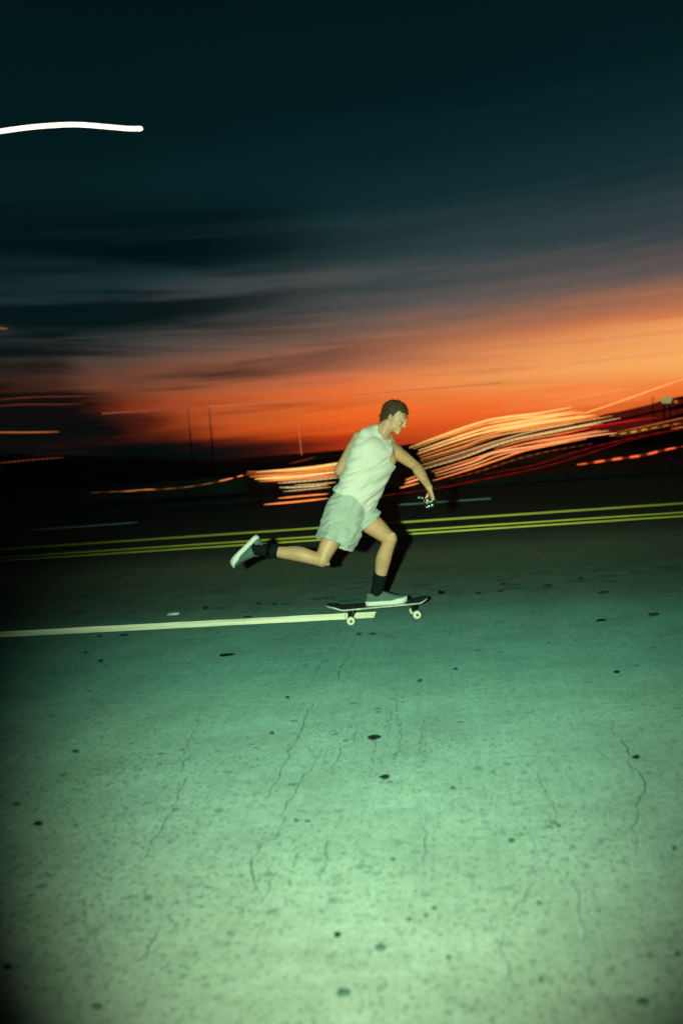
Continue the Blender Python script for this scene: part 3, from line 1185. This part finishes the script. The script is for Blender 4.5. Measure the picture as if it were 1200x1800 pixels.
def shoe(heel, toe, up, label=None):
    x = (toe - heel)
    ln = x.length
    x.normalize()
    up = (up - x * up.dot(x)).normalized()
    y = up.cross(x)

    def outline(s, gw=0):            # half widths on the two sides along the sole
        base_ = [(0, .0), (.03, .020), (.10, .031), (.25, .034), (.45, .036), (.62, .045), (.75, .048), (.88, .042), (.96, .027), (1, .0)]
        for (a_, wa), (b_, wb) in zip(base_, base_[1:]):
            if a_ <= s <= b_:
                t_ = (s - a_) / (b_ - a_)
                return wa + (wb - wa) * t_ + gw
        return gw
    bm = bmesh.new()
    K = 26
    rows = []
    spring = lambda s: .010 * max(0, (s - .72) / .28) ** 2
    for i in range(K + 1):
        s = .5 - .5 * math.cos(math.pi * i / K)
        wv_ = max(.003, outline(s)) + .003
        c = heel + x * ln * s + up * spring(s)
        hh = .034 if s < .62 else .034 + .012 * ss(s, .62, .75)
        rows.append([bm.verts.new(c + y * (-wv_) + up * 0), bm.verts.new(c + y * (-wv_ * 1.03) + up * hh * .5), bm.verts.new(c + y * (-wv_) + up * hh),
                     bm.verts.new(c + y * (wv_) + up * hh), bm.verts.new(c + y * (wv_ * 1.03) + up * hh * .5), bm.verts.new(c + y * wv_)])
    for a_, b_ in zip(rows, rows[1:]):
        for j in range(6):
            bm.faces.new((a_[j], b_[j], b_[(j + 1) % 6], a_[(j + 1) % 6]))
    bm.faces.new(rows[0])
    bm.faces.new(rows[-1][::-1])
    bmesh.ops.bevel(bm, geom=[e_ for e_ in bm.edges if e_.calc_face_angle(0) > .8], offset=.003, segments=2, affect='EDGES')
    root = mine(empty('shoe'))
    if label: root['label'] = label
    so_ = bmobj('sole', bm, rubber)
    so_.parent = root
    # upper: one closed volume, its collar opening marked by the dark lining
    bm = bmesh.new()
    rings = []
    for s, h, wk in ((.015, .045, .35), (.04, .068, .8), (.10, .080, .95), (.22, .074, 1), (.36, .078, 1), (.44, .088, .98), (.54, .076, .97), (.66, .060, .95), (.78, .049, .92), (.88, .041, .9), (.95, .034, .8), (.985, .027, .35)):
        wv_ = max(.010, outline(s)) * wk
        c = heel + x * ln * s + up * (.018 + h * .5 + spring(s))
        rings.append((c, y * wv_, up * h * .5))
    loft(bm, rings, 26, .75)
    up_o = bmobj('upper', bm, canvas)
    up_o.parent = root
    # pointed tongue / front of the collar
    bm = bmesh.new()
    c0 = heel + x * ln * .47 + up * .088
    tip = heel + x * ln * .335 + up * .128
    loft(bm, [(c0, y * .030, up * .012), (c0.lerp(tip, .5), y * .028, up * .008), (tip, y * .016, up * .005)], 18)
    to = bmobj('tongue', bm, canvas)
    to.parent = root
    bm = bmesh.new()
    hb = heel + x * ln * .075 + up * .07
    loft(bm, [(hb, y * .027, x * .018), (hb + up * .026 - x * .002, y * .028, x * .014), (hb + up * .030, y * .024, x * .010)], 18)
    hc_ = bmobj('heel_collar', bm, canvas)
    hc_.parent = root
    return root


upL = V((.02, -.06, 1))
deckz = .112
heelL, toeL = J(642, 1056.5, -.02), J(715, 1051.5, -.03)
for q_ in (heelL, toeL):
    q_.z = .1235
shoe(heelL, toeL, upL, 'grey-green slip-on shoe planted on the skateboard')
heelR, toeR = J(451, 940, -.03), J(403.5, 990, -.02)
sn = (ankR - (heelR + toeR) / 2)
dirR = (toeR - heelR).normalized()
shoe(heelR, toeR, V((.62, -.30, -.62)), 'kicked-up grey-green slip-on shoe showing its pale sole')

# ------------------------------------------------------------------ skateboard
g0, g1 = G(617, 1099), G(733, 1088)
bx = (g1 - g0).normalized()
by = V((-bx.y, bx.x, 0))
wb = (g1 - g0).length
TRK = .088                                         # half the track between the wheels
bo = (g0 + g1) / 2 + by * TRK
board = empty('skateboard', (bo.x, bo.y, 0))
board.rotation_euler.z = math.atan2(bx.y, bx.x)
tag(board, 'worn black-topped skateboard with cream wheels under the skater', 'skateboard')
wood = mat('worn_wood', (.62, .58, .46), .7, .3, vary=.35, vscale=22)
grip = mat('grip_tape', (.020, .026, .024), .75, .5, vary=.4, vscale=60, bump=(700, .002))
WR = .033
DZ = .116
hl, ht = wb / 2, None
x0, x1 = -wb / 2 - .175, wb / 2 + .105


def deck_z(x):
    kt = -wb / 2 - .025
    kn = wb / 2 + .005
    z = DZ
    if x < kt: z += (kt - x) * math.tan(R(15)) * ss(kt - x, 0, .10)
    if x > kn: z += (x - kn) * math.tan(R(17)) * ss(x - kn, 0, .08)
    return z


def deck_w(x):
    hw = .102
    for end, rl in ((x0, .11), (x1, .10)):
        dd = abs(x - end)
        if dd < rl:
            t_ = 1 - dd / rl
            hw = min(hw, .102 * math.sqrt(max(0.0, 1 - t_ ** 2.4)))
    return max(hw, .012)


def deck_sheet(z_off0, z_off1, inset):
    bm = bmesh.new()
    K, W = 64, 10
    T, B = [], []
    for i in range(K + 1):
        x = x0 + inset + (x1 - x0 - 2 * inset) * (.5 - .5 * math.cos(math.pi * i / K))
        hw = max(.004, deck_w(x) - inset)
        tr, br = [], []
        for j in range(W + 1):
            y = -hw + 2 * hw * j / W
            cc = .010 * (abs(y) / .1) ** 2
            z = deck_z(x) + cc
            tr.append(bm.verts.new((x, y, z + z_off1)))
            br.append(bm.verts.new((x, y, z + z_off0)))
        T.append(tr)
        B.append(br)
    for i in range(K):
        for j in range(W):
            bm.faces.new((T[i][j], T[i + 1][j], T[i + 1][j + 1], T[i][j + 1]))
            bm.faces.new((B[i][j], B[i][j + 1], B[i + 1][j + 1], B[i + 1][j]))
        bm.faces.new((T[i][0], B[i][0], B[i + 1][0], T[i + 1][0]))
        bm.faces.new((T[i][W], T[i + 1][W], B[i + 1][W], B[i][W]))
    bm.faces.new([T[0][j] for j in range(W + 1)] + [B[0][j] for j in range(W, -1, -1)])
    bm.faces.new([T[K][j] for j in range(W, -1, -1)] + [B[K][j] for j in range(W + 1)])
    return bm


deck = bmobj('deck', deck_sheet(-.012, 0, 0), wood, board)
gt = bmobj('grip_tape', deck_sheet(.0012, .0024, .002), grip, deck)
bolt_m = mat('bolt_steel', (.45, .47, .45), .35, .5, metal=.8)
trm = mat('truck_metal', (.05, .055, .05), .4, .5, metal=.7)
whm = mat('cream_wheel', (.90, .76, .55), .5, .4, vary=.06, vscale=40)
brm = mat('bearing_dark', (.03, .035, .035), .4, .5, metal=.5)
for sx, dirx in ((-wb / 2, 1), (wb / 2, -1)):
    tk = empty('truck')
    tk.parent = board
    tk.location = (sx, 0, 0)
    bm = bmesh.new()
    ex, ey, ez = V((1, 0, 0)), V((0, 1, 0)), V((0, 0, 1))
    top_ = deck_z(sx) - .013
    loft(bm, [(V((dirx * .012, 0, top_)), ex * .042, ey * .028), (V((dirx * .012, 0, top_ - .006)), ex * .042, ey * .028), (V((dirx * .008, 0, top_ - .010)), ex * .022, ey * .020), (V((0, 0, WR + .018)), ex * .014, ey * .016)], 16, .6)
    limb(bm, [(V((dirx * .034, 0, top_ - .006)), .009), (V((dirx * .014, 0, WR + .012)), .011)], 3, 10)
    bp = bmobj('base_plate', bm, trm, tk)
    bm = bmesh.new()
    limb(bm, [(V((0, -.062, WR)), .010), (V((0, -.03, WR + .004)), .013), (V((0, 0, WR + .010)), .019), (V((0, .03, WR + .004)), .013), (V((0, .062, WR)), .010)], 4, 12)
    bmobj('hanger', bm, trm, tk)
    bm = bmesh.new()
    limb(bm, [(V((0, -.108, WR)), .004), (V((0, .108, WR)), .004)], 2, 8)
    bmobj('axle', bm, bolt_m, tk)
    for sy in (-1, 1):
        bm = bmesh.new()
        yc = sy * TRK
        prof_ = [(-.016, .010), (-.016, .022), (-.0155, .027), (-.011, .0315), (-.004, WR), (.004, WR), (.011, .0315), (.0155, .027), (.016, .022), (.016, .010)]
        loft(bm, [(V((0, yc + a_, WR)), ex * r_, ez * r_) for a_, r_ in prof_], 32)
        wh = bmobj('wheel', bm, whm, board)
        wh.location = (sx, 0, 0)
        for s2 in (-1, 1):
            bm = bmesh.new()
            yy = yc + s2 * .0165
            loft(bm, [(V((0, yy - s2 * .004, WR)), ex * .0105, ez * .0105), (V((0, yy + s2 * .0012, WR)), ex * .0105, ez * .0105), (V((0, yy + s2 * .0015, WR)), ex * .006, ez * .006)], 18)
            bmobj('bearing', bm, brm, wh)
    for bx_ in (-.022, .022):
        for by_ in (-.02, .02):
            bm = bmesh.new()
            xx = dirx * .012 + bx_
            zz = deck_z(sx + xx) + .0026
            loft(bm, [(V((xx, by_, zz - .004)), ex * .005, ey * .005), (V((xx, by_, zz + .001)), ex * .005, ey * .005)], 8)
            bmobj('bolt', bm, bolt_m, tk, smooth=False)
# scuffed patch in the grip behind the shoe
bm = bmesh.new()
px_ = -.125
vs = [bm.verts.new((px_ + a_, b_, deck_z(px_ + a_) + .010 * (abs(b_) / .1) ** 2 + .0034 + c_)) for c_ in (0, .0008) for a_, b_ in ((0, -.07), (.055, -.065), (.06, .01), (.004, .015))]
for f in ((0, 3, 2, 1), (4, 5, 6, 7), (0, 1, 5, 4), (1, 2, 6, 5), (2, 3, 7, 6), (3, 0, 4, 7)):
    bm.faces.new([vs[i] for i in f])
bmobj('grip_patch', bm, mat('patch_teal', (.16, .24, .22), .8, vary=.5, vscale=50), deck, smooth=False)

# ------------------------------------------------------------------ what the left hand holds
flask = empty('flask', gripC)
tag(flask, 'small dark glossy round flask with teal and orange knobs, held in the lowered hand', 'flask')
gl = mat('dark_gloss', (.008, .016, .016), .12, .8)
fx = (CAM - gripC).normalized()
fx = (fx + V((-.10, 0, -.12))).normalized()
fa, fb = perp(fx)
bm = bmesh.new()
Z0 = V((0, 0, 0))
loft(bm, [(-fx * .085, fa * 0.0186, fb * 0.0186), (-fx * .078, fa * 0.0302, fb * 0.0302), (-fx * .06, fa * 0.0429, fb * 0.0429), (-fx * .012, fa * 0.0452, fb * 0.0452), (fx * .0, fa * 0.0447, fb * 0.0447), (fx * .008, fa * 0.0394, fb * 0.0394),
          (fx * .009, fa * 0.0348, fb * 0.0348), (fx * .002, fa * 0.0313, fb * 0.0313), (fx * .006, fa * 0.0162, fb * 0.0162), (fx * .007, fa * 0.0035, fb * 0.0035)], 32)
bmobj('barrel', bm, gl, flask)
pale = mat('pale_glint', (.75, .85, .8), .15, .8)


def rel(px, py, dy):
    return J(px, py, dy) - gripC


for px, py, rd in ((750.8, 879.5, .0085), (759, 887.5, .0075)):
    bm = bmesh.new()
    c = rel(px, py, -.262) + fx * .012
    loft(bm, [(c - fx * .008, fa * rd, fb * rd), (c, fa * rd, fb * rd), (c + fx * .002, fa * rd * .7, fb * rd * .7), (c + fx * .0005, fa * rd * .35, fb * rd * .35)], 16)
    bmobj('stud', bm, pale, flask)  # pale disc added as a painted flash glint on the barrel
for px, py, rd, cc, nm in ((736, 874.6, .0100, (.04, .40, .30), 'teal_knob'), (741.5, 875.2, .0085, (.80, .38, .03), 'orange_knob')):
    bm = bmesh.new()
    ball(bm, rel(px, py, -.262), (fa, fb, fx), (rd, rd, rd))
    bmobj('knob', bm, mat(nm, cc, .35, .5), flask)
bm = bmesh.new()
limb(bm, [(rel(737, 875, -.255), .005), (rel(745, 877, -.25), .006), (rel(752, 882, -.245), .008)], 4, 10)
bmobj('stem', bm, gl, flask)


# ------------------------------------------------------------------ lights smeared into streaks along the far side
def streak_mat(name, core, rim, strength, bead=0.0, dark=.25, fade=False):
    mt = bpy.data.materials.new(name)
    mt.use_nodes = True
    n = NT(mt.node_tree)
    n.n.clear()
    lw = n.add('ShaderNodeLayerWeight')
    lw.inputs[0].default_value = .35
    c = n.mix(n.rng(lw.outputs['Facing'], .45, 1.0, smooth=True), core, rim)
    em = n.add('ShaderNodeEmission')
    st = strength
    ob = n.add('ShaderNodeTexCoord').outputs['Object']
    s3 = n.add('ShaderNodeSeparateXYZ')
    n.put(s3.inputs[0], ob)
    fl_ = n.noise(n.mapv(ob, (1, 0, 0)), 1.3, 3, .7)
    st = n.math('MULTIPLY', n.rng(fl_, .3, .7, .8, 1.12), strength * 1.3)
    if bead:
        wv_ = n.math('SINE', n.math('MULTIPLY', s3.outputs[0], bead))
        st = n.math('MULTIPLY', st, n.rng(wv_, -.8, .6, dark, 1.0, smooth=True))
    if fade:
        st = n.math('MULTIPLY', st, n.rng(s3.outputs[2], -1.5, 0, .01, 1, smooth=True))
    n.put(em.inputs[0], c)
    n.put(em.inputs[1], st)
    out = n.add('ShaderNodeOutputMaterial')
    n.l.new(em.outputs[0], out.inputs[0])
    return mt


SM = {
    'hot': streak_mat('white_hot_light', (1, .86, .62), (1, .18, .025), 2.6),
    'pale': streak_mat('pale_yellow_light', (1, .58, .17), (1, .27, .04), 1.05),
    'pale2': streak_mat('cream_light', (1, .46, .11), (.9, .17, .022), .9),
    'orange': streak_mat('orange_light', (1, .26, .06), (.8, .09, .012), .95),
    'dim': streak_mat('dim_orange_light', (.55, .14, .03), (.3, .05, .01), .72),
    'tan': streak_mat('beaded_tan_light', (.85, .50, .20), (.5, .16, .04), .8, 40, .7),
    'tan2': streak_mat('fine_beaded_cream_light', (.85, .66, .30), (.5, .3, .08), .85, 30, .7),
    'pink': streak_mat('pinkish_orange_light', (1, .36, .14), (.9, .13, .03), 1.0),
    'red': streak_mat('red_light', (.85, .012, .008), (.4, .006, .004), .6),
    'dimred': streak_mat('dull_red_light', (.26, .008, .005), (.10, .004, .003), .45, 14, .6),
    'bead': streak_mat('beaded_red_light', (1, .13, .035), (.75, .03, .01), 1.0, 10.5, .08),
    'dash': streak_mat('dashed_yellow_light', (.9, .42, .08), (.6, .14, .02), .9, 9.0, .12),
    'ghost': streak_mat('ghostly_pink_light', (.66, .20, .08), (.60, .15, .05), .62),
    'ghostd': streak_mat('ghostly_grey_light', (.20, .07, .04), (.16, .05, .025), .06),
    'amber': streak_mat('amber_string_light', (.34, .11, .025), (.15, .04, .01), .7, 11, .25),
    'ghostm': streak_mat('faded_rose_light', (.25, .078, .048), (.2, .06, .03), .72),
    'post': streak_mat('fading_upright_light', (.24, .075, .04), (.2, .05, .025), .5, fade=True),
    'thin': streak_mat('thin_yellow_light', (.95, .46, .13), (.9, .32, .08), 1.0),
    'faint': streak_mat('faint_rust_light', (.20, .035, .010), (.08, .012, .004), .9, 24, .3),
    'glow': streak_mat('dusky_red_light', (.105, .009, .006), (.05, .005, .004), .5),
}
zc = 0


def streak(label, mk, pts, wpx, Y, group='light streaks beyond the road', taper=.25, name='light_streak', cat='light streak'):
    global zc
    ymax = 1e9
    for px, py in pts:
        d = ray(px, py)
        if d.z < 0:
            t_ = -(CH - .12) / d.z
            ymax = min(ymax, t_ * d.y)
    zc += 1
    Y = min(Y + (zc % 7) * .37, ymax * .94)
    q = catmull([(px, py) for px, py in pts], 10) if len(pts) > 2 else catmull([pts[0], ((pts[0][0] + pts[1][0]) / 2, (pts[0][1] + pts[1][1]) / 2), pts[1]], 6)
    rad = wpx / 2 * Y / FPX
    c = [P(px, py, Y) for px, py in q]
    org = c[0].copy()
    bm = bmesh.new()
    rings = []
    K = len(c)
    for i, p in enumerate(c):
        d = (c[min(i + 1, K - 1)] - c[max(i - 1, 0)]).normalized()
        a_, b_ = perp(d)
        s = i / (K - 1)
        k_ = min(1, .25 + .75 * min(s, 1 - s) / max(.001, taper)) if taper else 1
        rings.append((p - org, a_ * rad * k_, b_ * rad * k_))
    loft(bm, rings, 8)
    o = bmobj(name, bm, SM[mk])
    o.location = org
    return tag(o, label, cat, group)


streak('thick white-hot streak of light alone in the dark sky at upper left', 'hot', [(-160, 252), (-60, 241), (0, 231), (60, 223), (130, 219), (190, 223), (225, 226), (251, 226)], 7.2, 20, 'lights in the sky', .02)

# right-hand bundle
Rg = 'bundled light streaks right of the skater'
for lab, mk, pts, wd, Y in (
    ('topmost pale yellow streak of the right bundle, starting at the shoulder', 'pale', [(719, 787), (775, 766), (845, 742), (890, 733), (940, 727), (1004, 716)], 3.9, 52),
    ('cream streak just under the topmost pale streak right of the skater', 'pale2', [(726, 789), (790, 765), (850, 746), (905, 735), (990, 724)], 2.4, 51),
    ('broad pale yellow streak, second of the right bundle from above', 'pale', [(735, 792), (810, 766), (864, 750), (940, 737), (1024, 724)], 3.9, 50),
    ('broad pale yellow streak, third of the right bundle from above', 'pale', [(733, 798), (819, 769), (866, 757), (940, 744), (1046, 730)], 4.0, 49),
    ('cream streak ending blunt in the sunset, right of the pale broad ones', 'pale2', [(852, 757), (900, 747), (960, 738), (1040, 730)], 3.6, 48),
    ('orange streak edging the pale ones from below right of the skater', 'orange', [(737, 803), (819, 776), (880, 759), (960, 747), (1053, 733)], 3.6, 47),
    ('thin yellow streak with a dark gap under it, right of the shoulder', 'pale2', [(738, 808), (777, 796), (819, 783), (860, 768), (940, 754), (1020, 741), (1076, 731)], 2.4, 46),
    ('tan beaded streak through the middle of the right bundle', 'tan', [(740, 818), (810, 796), (868, 777), (940, 757), (1008, 745)], 3.0, 45),
    ('cream beaded streak curving up to the far right of the bundle', 'tan2', [(737, 826), (810, 805), (864, 785), (907, 772), (940, 765), (1027, 747), (1089, 735)], 3.4, 44),
    ('pale streak along the dark gap at the tip of the right bundle', 'pale2', [(900, 774), (960, 762), (1020, 750), (1058, 744)], 2.6, 44),
    ('dim orange streak below the beaded cream one', 'orange', [(758, 829), (832, 806), (875, 792), (940, 776), (1000, 766), (1053, 756)], 3.0, 43),
    ('pinkish orange streak swelling at the elbow side of the right bundle', 'pink', [(764, 832), (832, 811), (868, 796), (940, 784), (1027, 768), (1083, 761)], 4.2, 42),
    ('second pinkish streak tucked under the pink one', 'pink', [(765, 837), (830, 818), (880, 799), (930, 790), (1000, 775)], 2.6, 41),
    ('lowest orange streak of the right bundle, joining the pink one at its tip', 'orange', [(760, 845), (819, 827), (875, 808), (918, 793), (960, 784), (1030, 771)], 3.6, 40),
    ('short orange streak behind the forearm, upper of three', 'orange', [(712, 844), (731, 837)], 2.6, 38),
    ('short pinkish streak behind the forearm, middle of three', 'pink', [(711, 850), (744, 839)], 3.6, 38),
    ('short orange streak behind the forearm, lowest of three', 'orange', [(702, 858), (736, 849)], 3.0, 38),
    ('long dull red streak passing behind the wrist towards the right', 'dimred', [(600, 884), (690, 869), (762, 860), (832, 846), (897, 833), (960, 819), (1027, 799), (1113, 772), (1210, 752)], 3.0, 30),
    ('dull red streak just above the long one at the right', 'dimred', [(850, 834), (940, 817), (1005, 796), (1070, 779), (1135, 764), (1210, 752)], 3.2, 31),
    ('bright red streak crossing above the tip of the right bundle', 'red', [(940, 782), (983, 766), (1037, 752), (1092, 742), (1152, 734)], 3.4, 55),
    ('dim rust streak under the thin dashed yellow light at right edge', 'faint', [(1083, 768), (1157, 752), (1215, 742)], 3.0, 50),
    ('dashed yellow streak running out of the frame at right', 'dash', [(1070, 766), (1135, 755), (1174, 748), (1215, 741)], 2.8, 51),
    ('dusky orange streak above the dashed yellow one', 'dim', [(1083, 760), (1157, 744), (1215, 731)], 2.2, 54),
    ('beaded orange-red streak low at the right edge', 'bead', [(1013, 817), (1035, 814), (1074, 808), (1124, 801), (1172, 790), (1215, 782)], 4.6, 36),
    ('short rust streak near the right edge below the dashed one', 'dim', [(1178, 754), (1215, 748)], 2.6, 47),
    ('thin straight yellow streak rising to the right edge above the hill', 'thin', [(1010, 732), (1040, 722), (1079, 709), (1135, 689), (1215, 661)], 2.3, 60),
    ('very faint curved streak in the orange sky above the bundle', 'thin', [(966, 711), (1037, 695), (1113, 682)], .5, 62),
    ('burnt orange streak filling the gap under the second broad pale one', 'dim', [(736, 795), (812, 768), (862, 754), (930, 741), (1000, 731)], 2.6, 50.5),
    ('cream streak crowding the crest of the right bundle', 'pale', [(858, 745), (905, 736), (960, 731), (1012, 722)], 3.0, 51.5),
    ('pale yellow streak low in the bright crest of the right bundle', 'pale', [(862, 762), (910, 751), (970, 741), (1030, 733)], 3.2, 47.5),
    ('rust orange streak above the tan beaded one', 'dim', [(739, 812), (812, 789), (866, 769), (935, 752), (1010, 740)], 3.2, 46.5),
    ('burnt orange streak between the tan and the cream beaded ones', 'dim', [(745, 820), (812, 800), (870, 780), (930, 765), (1010, 749)], 2.6, 45.5),
    ('thin orange streak under the cream beaded one, at the crest', 'orange', [(868, 789), (915, 775), (975, 764), (1035, 752)], 2.2, 43.5),
    ('thin pinkish streak laid over the tip of the right bundle', 'pink', [(925, 781), (985, 771), (1040, 761), (1070, 757)], 2.2, 42.5),
    ('dim rust streak under the lowest orange one', 'faint', [(790, 842), (850, 826), (905, 808), (960, 794), (1040, 780)], 3.0, 41),
    ('dusky red band of light over the right hill, upper', 'glow', [(1010, 750), (1080, 732), (1150, 716), (1215, 702)], 13, 64),
    ('dusky red band of light over the right hill, middle', 'glow', [(1040, 757), (1110, 742), (1215, 718)], 14, 63),
    ('dusky red band of light over the right hill, lowest', 'glow', [(900, 792), (1000, 774), (1100, 755), (1215, 735)], 11, 62),
):
    streak(lab, mk, pts, wd * (.86 if mk != 'glow' else 1), Y, Rg)

# left-hand bundle
Lg = 'bundled light streaks left of the skater'
for lab, mk, pts, wd, Y in (
    ('topmost pale streak of the left bundle, running behind the elbow', 'pale', [(450, 830), (537, 823), (600, 814), (640, 807)], 4.0, 46),
    ('short dim orange streak leading into the topmost left one', 'dim', [(434, 830), (452, 829)], 2.4, 46),
    ('tan streak second from the top of the left bundle', 'dim', [(432, 834), (500, 831), (560, 826), (614, 818)], 2.6, 45),
    ('orange streak third from the top of the left bundle', 'orange', [(439, 838), (503, 834), (585, 825), (616, 821)], 2.8, 44),
    ('thickest pale streak of the left bundle', 'pale', [(448, 842), (500, 839), (537, 836), (612, 827)], 5.0, 43),
    ('orange streak right under the thickest pale one at left', 'orange', [(455, 846), (537, 841), (603, 834)], 3.0, 42),
    ('rust streak crowded between the two upper pale ones at left', 'dim', [(446, 836), (510, 832), (570, 826), (618, 819)], 2.0, 44.5),
    ('thin pale streak doubling the topmost left one', 'pale2', [(470, 832), (530, 827), (590, 820), (628, 813)], 1.8, 45.5),
    ('cream beaded streak along the underside of the left bundle', 'tan2', [(488, 849), (540, 845), (603, 838)], 2.4, 41),
    ('tan beaded streak below the left bundle, ragged left end', 'tan', [(517, 853), (555, 851), (590, 848)], 2.2, 36),
    ('half orange half cream streak below the left bundle', 'tan2', [(491, 857), (530, 856), (576, 852)], 2.4, 36),
    ('dull tan streak below the half orange one', 'tan', [(498, 864), (540, 860), (581, 856)], 2.0, 34),
    ('orange streak next to lowest at left of the shorts', 'orange', [(489, 876), (530, 872), (577, 868)], 2.8, 30),
    ('lowest orange streak at left of the shorts', 'orange', [(464, 887), (520, 882), (577, 876)], 3.2, 27),
):
    streak(lab, mk, pts, wd, Y, Lg)
for lab, mk, pts, wd, Y in (
    ('thin string of amber light sagging from the left bundle far to the left', 'amber', [(160, 866), (250, 862), (310, 858), (350, 853), (400, 843), (430, 835)], 1.5, 22.5),
    ('brighter amber knot on the sagging string, near its left end', 'orange', [(206, 864), (230, 863), (256, 861), (272, 860)], 1.8, 22.5),
    ('brighter amber knot on the sagging string, near the left bundle', 'orange', [(384, 846), (398, 843), (410, 840)], 2.0, 22.5),
    ('small amber knot at the right end of the sagging string', 'orange', [(417, 838), (428, 835.5)], 2.0, 22.5),
    ('dim dashed red streak on the dark left edge, upper of the pair', 'faint', [(-20, 704), (60, 698), (120, 697), (180, 696)], 2.0, 58),
    ('dim red streak on the dark left edge, lower of the pair', 'faint', [(-20, 715), (40, 711), (100, 711), (149, 710)], 1.8, 58),
    ('amber dashed streak alone on the black left edge', 'dim', [(-20, 760), (50, 760), (105, 759)], 2.2, 50),
    ('dark red wisp of light low on the black left edge', 'faint', [(-10, 815), (60, 808), (115, 804)], 1.8, 42),
    ('tiny yellow dash of light high on the left edge', 'dim', [(-20, 576), (15, 578)], 1.6, 60),
    ('fine red sparkles strung above the left bundle', 'faint', [(508, 815), (530, 810), (555, 803)], 1.8, 60),
    ('thin pale line of light across the red cloud, ending in a corner at left', 'ghostm', [(180, 727), (225, 724), (280, 721), (330, 717)], 2.4, 40),
    ('faint upright line of light dropping from that corner', 'post', [(330, 717), (334, 760), (340, 835)], 2.2, 40),
    ('long thin pale line of light crossing the sunset above the shoulders', 'ghost', [(367, 715), (440, 710), (520, 704), (640, 693), (760, 683), (880, 673)], 1.8, 40.5),
    ('faint upright line of light at the left end of the long pale line', 'post', [(367, 715), (372, 770), (378, 835)], 2.2, 40.5),
    ('faint upright line of light hanging from the long pale line over the left bundle', 'ghost', [(519, 704), (524, 745), (530, 800)], 1.5, 40.5),
):
    streak(lab, mk, pts, wd, Y, 'faint lights at the left', .0 if 'line' in lab else .25)

# pale lit board with two small lamps on the right hill
sg = empty('sign', P(1171, 745, 56))
tag(sg, 'small pale green lit sign on the dark hill at far right', 'sign')


def boxbm(cs):
    bm = bmesh.new()
    vs = [bm.verts.new(p) for p in cs]
    for f in ((0, 3, 2, 1), (4, 5, 6, 7), (0, 1, 5, 4), (1, 2, 6, 5), (2, 3, 7, 6), (3, 0, 4, 7)):
        bm.faces.new([vs[i] for i in f])
    return bm


so_ = sg.location
cs = [P(px, py, Y) - so_ for Y in (55.9, 56.1) for px, py in ((1160, 698), (1182, 697), (1178, 709), (1162, 709))]
fr = boxbm(cs)
bmesh.ops.bevel(fr, geom=fr.edges[:], offset=.02, segments=2, affect='EDGES')
pn = bmobj('panel', fr, streak_mat('sign_face_light', (.55, .50, .20), (.5, .3, .08), .42), sg)
for px in (1165, 1176):
    bm = bmesh.new()
    limb(bm, [(P(px, 709, 56.15) - so_, .05), (P(px + 3, 752, 56.15) - so_, .06)], 2, 8)
    bmobj('post', bm, gm, sg)
for px, py, mk, lab in ((1146, 700, 'orange', 'small orange lamp left of the pale sign on the hill'), (1187, 706, 'pink', 'small reddish lamp right of the pale sign on the hill')):
    lo = empty('lamp', P(px, 735, 57))
    tag(lo, lab, 'lamp', 'small lamps by the sign')
    bm = bmesh.new()
    ball(bm, P(px, py, 57) - lo.location, (cR0, V((0, 1, 0)), V((0, 0, 1))), (.14, .12, .11))
    bmobj('lamp_globe', bm, SM['dim' if mk == 'orange' else 'dim'], lo)
    bm = bmesh.new()
    limb(bm, [(P(px, py + 3, 57) - lo.location, .03), (P(px + 2, 745, 57) - lo.location, .04)], 2, 8)
    bmobj('post', bm, gm, lo)
